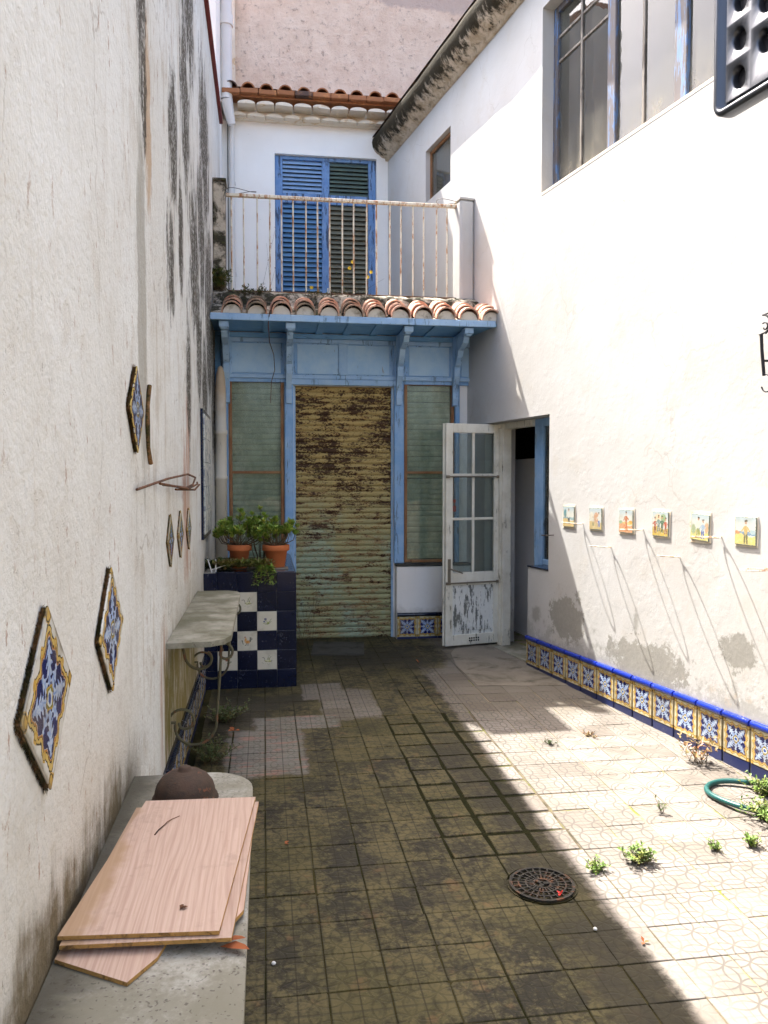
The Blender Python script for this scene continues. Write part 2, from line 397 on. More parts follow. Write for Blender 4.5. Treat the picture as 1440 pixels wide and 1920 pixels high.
# ---- floor
def m_floor(t):
    P = t.geo(); x, y, z = t.xyz(P)
    big = t.nz(P, 1.1, 5, .62); mid = t.nz(P, 4.2, 6, .68); fine = t.nz(P, 28, 5, .7); grit = t.nz(P, 150, 3, .65)
    r = t.rnd()
    # pressed pattern: interlaced circles on a 10 cm lattice, with the mid lines of each tile
    def lat(off): return (x - .194) / .1 + off, (y - .017) / .1 + off
    a, b = lat(0.0)
    fa = t.ab(t.fr(a) - .5); fb = t.ab(t.fr(b) - .5)
    d1 = t.ab(t.hyp(fa + .5, fb - .5) - .7071); d2 = t.ab(t.hyp(fa - .5, fb + .5) - .7071)
    arcs = t.sm(t.mn(d1, d2), .055, .02)
    ln = t.sm(t.mx(fa, fb), .472, .492) * .4
    g1 = t.mx(arcs, ln); lnx = t.sm(fa + (fine - .5) * .05, .462, .488)
    # flower tiles
    qa = t.fr((x - .194) / .2) - .5; qb = t.fr((y - .017) / .2) - .5
    rr = t.hyp(qa, qb); th = t.m('ARCTAN2', qb, qa)
    fl = t.sm(t.ab(rr - (.30 + .07 * t.ab(t.cos(th * 2)))), .03, .015); fl = t.mx(fl, t.sm(t.ab(rr - .12), .025, .012)); fl = t.mx(fl, t.sm(t.ab(rr - .45), .02, .01))
    zf = t.sm(x + (mid - .5) * .02, 1.79, 1.80) * t.sm(y, 4.82, 4.81) * t.sm(y, 3.40, 3.41) * t.sm(x, 2.4, 2.39)
    g = t.mix(zf, t.gray(g1), t.gray(fl)); g = t.xyz(g)[0]
    keep = t.sm(t.nz(P, 3.0, 3, .6), .25, .45)
    smo = t.sm(x + (mid - .5) * .3, 1.35, 1.5) * t.sm(y + (mid - .5) * .3, 5.55, 5.75)
    g = g * (.25 + keep * .75) * (1 - smo)
    base = t.mix(t.sm(mid, .3, .7), lin('#807971'), lin('#6d665d'))
    base = t.mix(t.sm(r, .2, 1.0) * .5, base, lin('#8b847c')); base = t.mix(t.sm(r, .16, .02) * .4, base, lin('#625950'))
    base = t.mix(t.sm(t.nz(P, 2.3, 5, .68), .50, .68) * .5, base, lin('#6b6359')); base = t.mix(t.sm(grit, .62, .72) * .35, base, lin('#4f473d'))
    base = t.mix(t.sm(fine, .5, .72) * .45, base, lin('#6c6358'))
    # damp side of the yard: moss, grime and painted shade, ending at the cast shadow
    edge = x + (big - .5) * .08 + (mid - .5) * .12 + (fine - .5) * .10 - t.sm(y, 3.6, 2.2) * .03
    damp_shade = t.sm(edge, 1.31, 1.255)
    damp_shade = t.mx(damp_shade, t.sm(y + (mid - .5) * 1.1, 5.9, 6.7) * t.sm(x + (mid - .5) * .3, 1.75, 1.5))
    def rect(cx, cy, rx, ry):
        d = t.mx(t.ab(x - cx) / rx, t.ab(y - cy) / ry) + (mid - .5) * .55 + (fine - .5) * .35
        return t.sm(d, 1.0, .86)
    cl = t.mx(rect(.58, 5.62, .22, .38), rect(.42, 5.95, .16, .22))
    c2 = t.mx(rect(.0, 4.75, .25, .42), rect(.2, 5.25, .3, .14))
    cl = t.mx(cl, c2)
    cl = t.mx(cl, blob(t, x, y, 1.75, 6.1, .45, .75, mid, .7, .2))
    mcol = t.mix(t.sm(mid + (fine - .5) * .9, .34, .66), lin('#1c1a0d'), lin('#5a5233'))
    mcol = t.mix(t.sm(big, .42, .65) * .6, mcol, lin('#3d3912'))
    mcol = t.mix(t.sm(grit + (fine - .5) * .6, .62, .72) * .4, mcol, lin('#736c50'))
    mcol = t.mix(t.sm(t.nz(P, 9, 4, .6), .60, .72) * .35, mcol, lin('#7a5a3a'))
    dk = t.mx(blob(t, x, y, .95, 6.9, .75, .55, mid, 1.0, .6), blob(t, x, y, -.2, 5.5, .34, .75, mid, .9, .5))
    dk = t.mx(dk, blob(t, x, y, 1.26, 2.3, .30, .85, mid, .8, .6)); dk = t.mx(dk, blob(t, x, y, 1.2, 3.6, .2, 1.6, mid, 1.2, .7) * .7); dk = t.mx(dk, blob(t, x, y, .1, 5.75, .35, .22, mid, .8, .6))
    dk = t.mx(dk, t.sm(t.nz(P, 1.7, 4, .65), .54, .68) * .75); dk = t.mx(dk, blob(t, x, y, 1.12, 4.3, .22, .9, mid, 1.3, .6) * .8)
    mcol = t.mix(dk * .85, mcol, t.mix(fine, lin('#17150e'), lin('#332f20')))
    c = t.mix(damp_shade * (1 - cl * (.45 + mid * .4)) * .95, base, mcol)
    c = t.mix(t.sm(y + (mid - .5) * .5, 5.05, 5.35) * (1 - damp_shade) * .5, c, lin('#5f5747'))  # canopy shade deepened in the floor colour beyond its shadow edge
    c = t.mix(c2 * t.sm(fine, .4, .6) * .25, c, lin('#7d8680'))
    rd = c2 * t.sm(t.nz(t.scl(P, (1, 4, 1)), 5, 3, .6), .55, .68)
    c = t.mix(rd * .5, c, lin('#9c6a5c'))
    gd = t.mix(damp_shade, lin('#524e48'), lin('#211e0d'))
    c = t.mix(g * (.72 - damp_shade * .44) * (1 - dk * .8), c, gd)
    c = t.mix(lnx * t.sm(keep + (mid - .5) * 1.2, .2, .9) * (1 - smo) * (.18 + damp_shade * .40), c, gd)
    ed = t.sm(t.mx(t.ab(qa), t.ab(qb)) + (fine - .5) * .06, .45, .49)
    c = t.mix(ed * t.sm(keep + (mid - .5), .3, .9) * (.1 + damp_shade * .38), c, lin('#29271a'))
    h = fine * .2 - g1 * .25
    return dict(c=c, r=t.m('MULTIPLY_ADD', damp_shade, -.12, .88), s=.25, b=h, bs=.7, bd=.006)
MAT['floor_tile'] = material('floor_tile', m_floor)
def m_joint(t):
    P = t.geo(); x, y, z = t.xyz(P); mid = t.nz(P, 6, 5, .7); fine = t.nz(P, 60, 4, .7)
    damp_shade = t.sm(x + (mid - .5) * .4, 1.55, 1.25)  # joint colour darkens with moss and shade on the shadowed side
    c = t.mix(damp_shade, t.mix(t.sm(mid, .5, .62), lin('#8a7c68'), lin('#6b7030')), t.mix(t.sm(t.nz(P, 2.2, 4, .7) + t.sm(t.ab(x - 1.12), .45, .2) * t.sm(t.ab(y - 4.2), 1.2, .8) * -.5, .40, .56), t.mix(fine, lin('#14130a'), lin('#2b2c14')), t.mix(fine, lin('#2c2815'), lin('#4a4429'))))
    return dict(c=c, r=.95, s=.1, b=fine, bs=.6, bd=.01)
MAT['joint_soil'] = material('joint_soil', m_joint)
simple('cement', lin('#857c6d'), r=.9, var=.25, scale=5, dirt=(lin('#4a4436'), .46, .72))
simple('slate', lin('#4a4841'), r=.8, var=.25, scale=6, dirt=(lin('#2a281f'), .45, .7))
simple('earth', lin('#6b5d4a'), r=.95, var=.25, scale=3)

# ---- painted wood, shutters
def paint(name, c1, c2, wear, worn, ax=(8, 8, 1), lo=.62, hi=.68, r=.55, streak=.5):
    def f(t):
        P = t.geo(); st = t.nz(t.scl(P, ax), 3.0, 6, .7); mid = t.nz(P, 6, 5, .65); fine = t.nz(t.scl(P, ax), 14, 5, .7)
        c = t.mix(t.sm(mid, .3, .7), c1, c2)
        c = t.mix(t.sm(fine, .55, .75) * streak, c, t.mul(1.0, c1, (.62, .66, .72)))
        w = t.sm(st + (mid - .5) * .35 + (fine - .5) * .3, lo, hi)
        c = t.mix(w * worn, c, wear)
        return dict(c=c, r=r, s=.3, b=fine * .4 - w * .6 + mid * .2, bs=.5, bd=.004)
    MAT[name] = material(name, f)
paint('blue_light', lin('#a6c2da'), lin('#8fb2d6'), lin('#5b6f80'), .7, lo=.58, hi=.64)
paint('blue_panel', lin('#adc9de'), lin('#9abddc'), lin('#8a7560'), .7, lo=.67, hi=.70, streak=.4)
paint('blue_mid', lin('#7ba5d0'), lin('#98b9da'), lin('#4d5f70'), .75, lo=.57, hi=.64)
paint('blue_header', lin('#79a6ca'), lin('#6b9cc6'), lin('#3a5a73'), .6, ax=(1, 8, 8))
paint('blue_door', lin('#6388b8'), lin('#7d9cc4'), lin('#2b303c'), .8, lo=.52, hi=.60)
paint('blue_slat', lin('#9ab6d4'), lin('#86a8cc'), lin('#3a5f92'), .6, ax=(1, 8, 8))
paint('blue_slat_dark', lin('#547ea6'), lin('#668fb4'), lin('#22405e'), .6, ax=(1, 8, 8))
paint('green_slat', lin('#66766a'), lin('#5a6a66'), lin('#323b37'), .5, ax=(1, 8, 8))
paint('khaki_slat', lin('#7d7a68'), lin('#6d6c5d'), lin('#3c3b32'), .5, ax=(1, 8, 8))
paint('bare_wood', lin('#8a5a37'), lin('#9c7550'), lin('#4e3322'), .7)
paint('blind_green', lin('#c4ccb8'), lin('#b8c0ac'), lin('#98a296'), .4, ax=(1, 8, 8))
paint('old_white', lin('#e3e0d2'), lin('#d2cdbc'), lin('#6e6a58'), .85, lo=.61, hi=.66)
paint('flaked_white', lin('#e4e4de'), lin('#d9dad4'), lin('#5f625c'), .9, ax=(10, 10, 1.6), lo=.53, hi=.56)
paint('window_blue', lin('#5b79a3'), lin('#6d8ab0'), lin('#6a5f55'), .9, lo=.42, hi=.52)
paint('window_grey', lin('#8b8378'), lin('#7b7368'), lin('#4d443b'), .8, lo=.5, hi=.6)
def m_shutter(t):
    P = t.geo(); x, y, z = t.xyz(P)
    hz = t.nz(t.scl(P, (2.2, 1, 9)), 2.4, 6, .7); blk = t.nz(t.scl(P, (1, 1, 1.6)), 2.6, 5, .7); fine = t.nz(t.scl(P, (3, 1, 6)), 16, 5, .7); mid = t.nz(P, 5, 5, .6)
    lowg = t.sm(z + (mid - .5) * .9, 1.95, .55) * .85
    c = t.mix(lowg, lin('#b49c64'), lin('#9a9d78'))
    teal = t.sm(t.nz(t.scl(P, (1.4, 1, 1)), 1.9, 4, .6), .50, .62) * t.sm(z, 1.5, 1.0)
    c = t.mix(teal * .45, c, lin('#93b0a2'))
    c = t.mix(t.sm(fine, .5, .7) * .5, c, lin('#7d6a3c'))
    og = t.sm(hz + (fine - .5) * .5, .46, .60) * .6
    c = t.mix(og, c, lin('#8a5a30'))
    zone = t.sm(z, 1.2, 1.7) * .045 + t.sm(t.ab(z - 1.75), .95, .3) * .035 + t.sm(t.ab(x - .78), .25, .5) * .03
    rust = t.sm(hz * .62 + blk * .40 + (fine - .5) * .62 + zone, .575, .62)
    c = t.mix(rust * .95, c, t.mix(fine, lin('#281a14'), lin('#4c3425')))
    return dict(c=c, r=.75, s=.25, b=fine * .4 - rust * .5, bs=.6, bd=.004)
MAT['shutter_paint'] = material('shutter_paint', m_shutter)
simple('rust', lin('#6e4a32'), r=.85, var=.35, scale=24, dirt=(lin('#3a2a20'), .45, .65), bump=.5)
def m_bar(t):
    P = t.geo(); n = t.nz(t.scl(P, (6, 6, 1.5)), 5, 6, .75)
    c = t.mix(t.sm(n, .47, .60), lin('#e0d8c4'), lin('#b08058'))
    c = t.mix(t.sm(n, .64, .74), c, lin('#6a4128'))
    return dict(c=c, r=.75, s=.25, b=n, bs=.6, bd=.004)
MAT['rusty_bar'] = material('rusty_bar', m_bar)
simple('green_iron', lin('#5a5640'), r=.8, var=.3, scale=22, dirt=(lin('#7a4a30'), .52, .66), bump=.5)
simple('black_iron', lin('#1d1a1c'), r=.5, var=.2, scale=20)
simple('cast_iron', lin('#2f2c26'), r=.7, var=.3, scale=30, dirt=(lin('#6b4429'), .50, .68), bump=.5)
simple('wire', lin('#6a625a'), r=.5, m=.6, var=.2, scale=20)
simple('thin_cable', lin('#3a3836'), r=.6, var=.1, scale=10)
simple('dark_red', lin('#6b2a26'), r=.7, var=.2, scale=6)
simple('pvc', lin('#dcd9d4'), r=.5, var=.1, scale=4, dirt=(lin('#a89f90'), .6, .8))
def m_pipe(t):
    P = t.geo(); x, y, z = t.xyz(P); n = t.nz(P, 8, 5, .65); st = t.nz(t.scl(P, (5, 5, 1)), 4, 5, .7)
    c = t.mix(n, lin('#d9d2c2'), lin('#c9c0ad'))
    c = t.mix(t.sm(z + (n - .5) * .5, 2.0, 2.5) * .6, c, lin('#b08f68'))
    c = t.mix(t.sm(st, .58, .7) * .5, c, lin('#7d6f5a'))
    return dict(c=c, r=.7, b=st, bs=.3, bd=.004)
MAT['clay_pipe'] = material('clay_pipe', m_pipe)
def m_rooftile(t):
    P = t.geo(); n = t.nz(P, 9, 6, .7); f = t.nz(P, 60, 4, .7); r = t.rnd(); x, y, z = t.xyz(P)
    c = t.mix(r, lin('#cf9f86'), lin('#c48c72')); c = t.mix(t.sm(n, .38, .65) * .7, c, lin('#dcc0aa'))
    li = t.sm(n + (f - .5) * .5 + (r - .5) * .3, .40, .56) * t.sm(x, 1.15, .6)
    c = t.mix(li * .85, c, t.mix(f, lin('#4f4a3a'), lin('#8a8270')))
    return dict(c=c, r=.85, s=.2, b=n + f * .4, bs=.5, bd=.006)
MAT['roof_tile'] = material('roof_tile', m_rooftile)
def m_rooftile2(t):
    P = t.geo(); n = t.nz(P, 9, 6, .7); f = t.nz(P, 60, 4, .7); r = t.rnd()
    c = t.mix(r, lin('#ab7552'), lin('#8c5d3e')); c = t.mix(t.sm(r, .80, .82), c, lin('#5a4a44')); c = t.mix(t.sm(n, .5, .7) * .5, c, lin('#d79a62'))
    return dict(c=c, r=.85, s=.2, b=n + f * .4, bs=.5, bd=.006)
MAT['old_roof_tile'] = material('old_roof_tile', m_rooftile2)
simple('mortar', lin('#d9d2c4'), r=.95, var=.15, scale=12, dirt=(lin('#8f8672'), .5, .7), bump=.6)
simple('limewash', lin('#e3d8c4'), r=.9, var=.12, scale=9, dirt=(lin('#c9a878'), .54, .72))
simple('grout', lin('#a8a294'), r=.95, var=.2, scale=20)
simple('white_trim', lin('#ecebea'), r=.7, var=.06, scale=4)
simple('terracotta', lin('#b8683c'), r=.8, var=.2, scale=10, dirt=(lin('#8c5a3c'), .56, .75))
def m_stone(t):
    P = t.geo(); x, y, z = t.xyz(P); n = t.nz(P, 6, 6, .7); f = t.nz(P, 45, 5, .72); b = t.nz(P, 2, 4, .6)
    c = t.mix(t.sm(n, .35, .65), lin('#9d998a'), lin('#7a7764'))
    c = t.mix(t.sm(b, .48, .62) * .7, c, lin('#5a5841'))
    c = t.mix(t.sm(f, .58, .68) * .65, c, lin('#55523f'))
    sp = t.vor(P, 70, out='Distance'); c = t.mix(t.sm(sp, .30, .2) * t.sm(n, .5, .6) * .6, c, lin('#4d4038'))
    return dict(c=c, r=.8, s=.3, b=n + f * .5, bs=.5, bd=.006)
MAT['stone'] = material('stone', m_stone)
def m_marble(t):
    P = t.geo(); x, y, z = t.xyz(P); n = t.nz(P, 5, 6, .7, .6); f = t.nz(P, 60, 5, .72); b = t.nz(P, 2.4, 4, .6)
    c = t.mix(t.sm(n, .35, .65), lin('#a9a69b'), lin('#8a8677'))
    c = t.mix(t.sm(b + (f - .5) * .4, .42, .6) * .75, c, lin('#767260'))
    sp = t.vor(t.off(P, t.scl(t.nz(P, 26, 3, .6, col=True), (.05, .05, .02))), 75, out='Distance')
    c = t.mix(t.sm(sp + (n - .5) * .5, .30, .16) * t.sm(b, .36, .55) * .7, c, lin('#4b423c'))
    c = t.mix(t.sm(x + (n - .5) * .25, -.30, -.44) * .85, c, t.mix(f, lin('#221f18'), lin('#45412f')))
    return dict(c=c, r=.6, s=.35, b=n * .5 + f * .5, bs=.4, bd=.004)
MAT['marble'] = material('marble', m_marble)
def m_board(t):
    o = t.obj(); x, y, z = t.xyz(o); r = t.rnd()
    w = t.off(o, t.scl(t.nz(t.scl(o, (3, .8, 1)), 2.0, 3, .5, col=True), (.018, .02, 0)))
    wx = t.xyz(w)[0]
    g = t.nz(t.scl(w, (60, 1.6, 1)), 2.2, 4, .65); cth = t.sin(wx * 330.0 + t.nz(t.scl(o, (5, .5, 1)), 2.4, 2, .5) * 22)
    c = t.mix(t.sm(g, .3, .7), lin('#c9ae9c'), lin('#b99b88'))
    c = t.mix(t.sm(cth, .3, 1.0) * .30, c, lin('#9d7b69'))
    geo = t.geo(); st = t.nz(geo, 7, 5, .65)
    dm = t.sm(x + (st - .5) * .16, -.11, -.17)
    c = t.mix(dm * .6, c, lin('#9a7a4c')); c = t.mul(1.0, c, t.gray(.86 + r * .2)); c = t.mix(t.sm(st + (t.nz(geo, 40, 3, .6) - .5) * .4, .56, .72) * .3, c, lin('#8a7460'))
    return dict(c=c, r=.5, s=.35, b=g * .3 + cth * .1, bs=.25, bd=.002)
MAT['board_face'] = material('board_face', m_board)
simple('board_core', lin('#b58a4c'), r=.9, var=.3, scale=60, dirt=(lin('#5c4426'), .5, .7), bump=.6)
def m_dome(t):
    P = t.geo(); n = t.nz(P, 14, 6, .7); f = t.nz(P, 70, 4, .7)
    c = t.mix(t.sm(n, .35, .65), lin('#4a382b'), lin('#3a3026')); c = t.mix(t.sm(n + (f - .5) * .5, .56, .7), c, lin('#7d4a30'))
    return dict(c=c, r=.8, b=n + f * .5, bs=.5, bd=.006)
MAT['rusty_dome'] = material('rusty_dome', m_dome)
def leafm(name, c1, c2, c3):
    def f(t):
        P = t.geo(); n = t.nz(P, 14, 3, .6); n2 = t.vor(P, 45, out='Color')
        c = t.mix(t.sm(n, .35, .65), c1, c2); c = t.mix(t.sm(t.xyz(n2)[0], .6, .9) * .6, c, c3)
        return dict(c=c, r=.5, s=.4)
    MAT[name] = material(name, f)
leafm('leaf_jade', lin('#5f7c2e'), lin('#86a040'), lin('#aaa450'))
leafm('leaf_trail', lin('#5b6a2e'), lin('#6d6a34'), lin('#86603c'))
leafm('leaf_weed', lin('#56702a'), lin('#6d8838'), lin('#8a8440'))
leafm('leaf_dark', lin('#3c4c22'), lin('#4d5a2a'), lin('#6a5c30'))
leafm('leaf_dry', lin('#8a6a44'), lin('#7a7040'), lin('#a05a3a'))
simple('stem', lin('#5a4a34'), r=.8, var=.2, scale=30)
simple('yellow_petal', lin('#e8c53a'), r=.6, var=.1, scale=30)
simple('soil', lin('#3a3024'), r=.95, var=.3, scale=30, bump=.8, bd=.01)
simple('hose', lin('#164e4a'), r=.4, s=.5, var=.15, scale=12)
simple('dead_leaf', lin('#a8623a'), r=.8, var=.3, scale=40)
simple('white_bit', lin('#e8e6e0'), r=.6, var=.1, scale=40)
simple('red_bit', lin('#d23a30'), r=.45, var=.1, scale=30)
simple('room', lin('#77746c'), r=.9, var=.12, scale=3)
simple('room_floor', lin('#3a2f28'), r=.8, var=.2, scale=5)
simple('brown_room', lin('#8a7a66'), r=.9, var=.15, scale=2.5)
simple('brass', lin('#8a8070'), r=.4, m=.7, var=.15, scale=20)
simple('black_gloss', lin('#54565a'), r=.30, m=.75, s=.9, var=.08, scale=12, bump=.05)

def glassm(name, dirt, dcol, tint=(.85, .9, .88), refl=1.0):
    m = bpy.data.materials.new(name); m.use_nodes = True; nt = m.node_tree; nt.nodes.clear(); t = T(nt)
    out = t.node('ShaderNodeOutputMaterial')
    tr = t.node('ShaderNodeBsdfTransparent'); tr.inputs[0].default_value = (*tint, 1)
    gl = t.node('ShaderNodeBsdfGlossy'); gl.inputs['Roughness'].default_value = .015
    df = t.node('ShaderNodeBsdfDiffuse')
    P = t.geo(); n = t.nz(t.scl(P, (1, 1, .6)), 5, 6, .7); f = t.nz(P, 70, 4, .7)
    t.put(df.inputs[0], t.mix(f, dcol, tuple(v * .8 for v in dcol)))
    fr = t.node('ShaderNodeFresnel'); fr.inputs[0].default_value = 1.5
    bp = t.node('ShaderNodeBump'); bp.inputs['Strength'].default_value = .06; bp.inputs['Distance'].default_value = .02
    t.put(bp.inputs['Height'], t.nz(P, 3.5, 2, .5)); nt.links.new(bp.outputs[0], gl.inputs['Normal'])
    m1 = t.node('ShaderNodeMixShader'); m2 = t.node('ShaderNodeMixShader')
    t.put(m1.inputs[0], V(t, fr.outputs[0]) * refl); nt.links.new(tr.outputs[0], m1.inputs[1]); nt.links.new(gl.outputs[0], m1.inputs[2])
    zz = t.xyz(P)[2]; dirt = dirt * (1 + t.sm(zz + (n - .5) * .3, 4.45, 4.0) * t.sm(zz, 3.8, 3.9) * 1.6)  # dirt thickened low on the long window to brighten its sunlit strip
    t.put(m2.inputs[0], dirt * .55 + t.sm(n + (f - .5) * .35, .35, .75) * dirt); nt.links.new(m1.outputs[0], m2.inputs[1]); nt.links.new(df.outputs[0], m2.inputs[2])
    nt.links.new(m2.outputs[0], out.inputs[0]); MAT[name] = m
glassm('glass_dirty', .15, lin('#a8a292'), refl=1.5)
glassm('glass_shop', .20, lin('#a3ad94'), tint=(.93, .96, .93), refl=.7)
glassm('glass_door', .10, lin('#c4c8c0'))

# ---- glazed tiles
def navym(name, c1, c2, rough=.12):
    def f(t):
        P = t.geo(); n = t.nz(P, 7, 4, .6); fn = t.nz(P, 60, 4, .7); r = t.rnd()
        c = t.mix(n, c1, c2); c = t.mul(1.0, c, t.gray(.8 + r * .4))
        x, y, z = t.xyz(P)
        d = t.sm(fn + (n - .5) * .6, .62, .75)
        c = t.mix(d * .25, c, lin('#8a8a80'))
        return dict(c=c, r=t.m('MULTIPLY_ADD', d, .4, rough), s=.5, b=n, bs=.05, bd=.01)
    MAT[name] = material(name, f)
navym('navy_glaze', lin('#0d1226'), lin('#121a34'), .15)
navym('navy_glaze_lit', lin('#1a2c86'), lin('#213596'), .15)  # cap glaze with the sunlight put into a brighter blue
navym('navy_skirting', lin('#202a58'), lin('#2c3560'), .3)

def azul(t, x, y, bgc):
    P_ = t.geo(); nn = t.nz(P_, 55, 3, .6, col=True); nx, ny, nz_ = t.xyz(nn)
    x = x + (nx - .5) * .13; y = y + (ny - .5) * .13
    r = t.hyp(x, y); th = t.m('ARCTAN2', y, x)
    k = th / (PI / 4) + .5; idx = t.fl(k); a = (t.fr(k) - .5) * (PI / 4)
    odd = t.ab(t.m('MODULO', idx, 2.0))
    lx = r * t.cos(a); ly = t.ab(r * t.sin(a))
    L = .62 + odd * .30
    tt = t.m('DIVIDE', lx - .14, L - .14, clamp=True)
    w = t.pw(t.sin(tt * PI), .6) * (.125 + odd * .05) * (.74 + .34 * t.cos(lx * 40.0 + ly * 30.0))
    leaf = t.sm(ly - w, .012, -.012) * t.sm(lx, .13, .16)
    rib = t.sm(ly, .05, .0) * t.sm(lx, .62, .3)
    wob = t.cos(th * 4.0) * .035 + t.cos(th * 12.0) * .05
    B = t.pw(t.pw(t.ab(x), 5.0) + t.pw(t.ab(y), 5.0), .2) + wob
    inside = t.sm(B, .70, .69)
    yb = t.sm(t.ab(B - .785), .06, .05); ob = t.sm(t.ab(B - .722), .022, .017)
    ol = t.mx(t.sm(t.ab(B - .852), .02, .012), t.sm(t.ab(B - .745), .014, .008))
    ax_ = t.ab(x); ay_ = t.ab(y)
    curl = t.ab(t.hyp(ax_ - .83, ay_ - .30) - .07); curl = t.mn(curl, t.ab(t.hyp(ax_ - .30, ay_ - .83) - .07))
    cn = t.hyp(ax_ - .93, ay_ - .93)
    c = t.mix(t.sm(r, .8, 1.3), bgc, bgc)
    c = t.mix(yb, c, lin('#d6b86a')); c = t.mix(ob, c, lin('#b9803f')); c = t.mix(ol, c, lin('#5a4a2c'))
    c = t.mix(t.sm(curl, .028, .018), c, lin('#d0a850'))
    c = t.mix(t.sm(cn, .17, .15), c, lin('#d2ac58')); c = t.mix(t.sm(t.ab(cn - .12), .02, .012), c, lin('#5a4422'))
    c = t.mix(inside, c, t.mix(nz_, lin('#151b4c'), lin('#252d6e')))
    lc = t.mix(t.mx(rib, t.sm(nz_, .45, .6) * .7), lin('#c2cfe0'), lin('#7f9fd0'))
    c = t.mix(leaf * inside, c, lc)
    dm = t.ab(x) + t.ab(y)
    c = t.mix(t.sm(dm, .27, .26), c, lin('#b89a45')); c = t.mix(t.sm(dm, .22, .21), c, lin('#7a7a3a'))
    c = t.mix(t.sm(r, .145, .135), c, lin('#dfe4e0')); c = t.mix(t.sm(r, .095, .085), c, lin('#2d55a0'))
    return c
def azmat(name, k, bgc):
    def f(t):
        x, y, z = t.xyz(t.obj())
        c = azul(t, y / k, z / k, bgc)
        P = t.geo(); n = t.nz(P, 8, 5, .65)
        c = t.mix(t.sm(n, .45, .7) * .4, c, lin('#8a7a55')); c = t.mul(1.0, c, t.gray(.72 + t.rnd() * .3)); c = t.mix(t.sm(t.mx(t.ab(y), t.ab(z)) / k + (n - .5) * .3, .93, 1.02) * .6, c, lin('#6a5f48'))
        return dict(c=c, r=.18, s=.5, b=t.nz(P, 30, 3, .6), bs=.05, bd=.004)
    MAT[name] = material(name, f)
azmat('band_azulejo', .1, lin('#dccfa8')); azmat('plaque_azulejo', .135, lin('#dedbd0')); azmat('small_azulejo', .09, lin('#cfc8b4'))

def el(t, x, y, cx, cy, rx, ry, rot=0.0, s=.35):
    dx = x - cx; dy = y - cy; c, sn = math.cos(rot), math.sin(rot)
    a = (dx * c + dy * sn) / rx; b = (dy * c - dx * sn) / ry
    return t.sm(t.hyp(a, b), 1.0, 1.0 - s)
def seg(t, x, y, x0, y0, x1, y1, w):
    ex, ey = x1 - x0, y1 - y0; l2 = ex * ex + ey * ey
    h = t.m('MULTIPLY', (x - x0) * ex + (y - y0) * ey, 1 / l2, clamp=True)
    return t.sm(t.hyp(x - x0 - h * ex, y - y0 - h * ey), w, w * .6)
def painted(name, k, bgc, draw):
    def f(t):
        x, y, z = t.xyz(t.obj()); P = t.geo(); n = t.nz(P, 9, 4, .6)
        nx, ny, nz_ = t.xyz(t.nz(P, 70, 3, .65, col=True))
        a = -(y / k) + (nx - .5) * .22; b = z / k + (ny - .5) * .22      # a to the right as seen from the yard
        c = t.mix(n, bgc, tuple(v * .92 for v in bgc))
        c = draw(t, a, b, c); c = t.mix(t.sm(nz_, .5, .65) * .30, c, bgc); c = t.mix(.18 + t.sm(n, .5, .7) * .25, c, lin('#958b74'))
        return dict(c=c, r=.2, s=.5, b=t.nz(P, 30, 3, .6), bs=.05, bd=.004)
    MAT[name] = material(name, f)
W_ = lin('#e2dcc8'); DK = lin('#3a3a34')
def d_swan(t, a, b, c):
    c = t.mix(el(t, a, b, .08, -.12, .34, .15), c, lin('#c3c462')); c = t.mix(el(t, a, b, .05, -.08, .26, .10), c, lin('#e0dcb0'))
    for s in ((-.22, -.08, -.28, .18), (-.28, .18, -.38, .26), (-.38, .26, -.5, .2), (-.24, -.16, .38, -.2), (.38, -.2, .52, -.06)): c = t.mix(seg(t, a, b, *s, .028), c, DK)
    for s in ((0, .0, .12, .34), (.08, .0, .24, .44), (.16, 0, .42, .38), (.2, -.04, .3, .2)): c = t.mix(seg(t, a, b, *s, .03), c, lin('#8d9068'))
    for q in ((-.4, -.36), (-.2, -.42), (.02, -.36), (.22, -.42), (.4, -.34), (-.5, -.28), (.1, -.5)): c = t.mix(el(t, a, b, *q, .06, .02), c, lin('#56584c'))
    return c
def d_flower(t, a, b, c):
    c = t.mix(el(t, a, b, .12, -.2, .13, .18), c, lin('#a9b45a'))
    for s in ((.12, -.3, -.12, .12), (.12, -.3, -.2, -.1), (.12, -.3, .44, .22), (.1, -.32, .42, -.06), (.1, -.34, -.38, -.22)): c = t.mix(seg(t, a, b, *s, .03), c, lin('#77863f'))
    c = t.mix(el(t, a, b, -.14, .2, .16, .15), c, lin('#3a4272')); c = t.mix(el(t, a, b, -.26, -.05, .12, .11), c, lin('#454c78'))
    return c
def d_rooster(t, a, b, c):
    c = t.mix(el(t, a, b, .02, -.1, .30, .2), c, lin('#d38a35')); c = t.mix(el(t, a, b, -.17, .12, .11, .25, -.2), c, lin('#dba04a'))
    c = t.mix(el(t, a, b, -.2, .4, .1, .08), c, lin('#b5533a'))
    for s in ((.25, -.02, .38, .3), (.3, -.04, .48, .2), (.26, 0, .28, .34), (-.5, .05, -.42, -.32)): c = t.mix(seg(t, a, b, *s, .06), c, lin('#26342a'))
    for s in ((-.08, -.28, -.2, -.46), (.08, -.28, .08, -.46)): c = t.mix(seg(t, a, b, *s, .035), c, DK)
    return c
def d_duck(t, a, b, c):
    c = t.mix(el(t, a, b, .02, .08, .3, .13, .2), c, lin('#a5654a')); c = t.mix(el(t, a, b, .16, -.16, .28, .14, .3), c, lin('#8c8f78'))
    for q in ((-.4, .3), (-.1, .36), (.15, .3), (.4, .34), (-.45, .05), (-.42, -.2), (-.2, -.36), (.1, -.42), (.42, -.1), (-.05, -.28)): c = t.mix(el(t, a, b, *q, .06, .025), c, lin('#5d6050'))
    return c
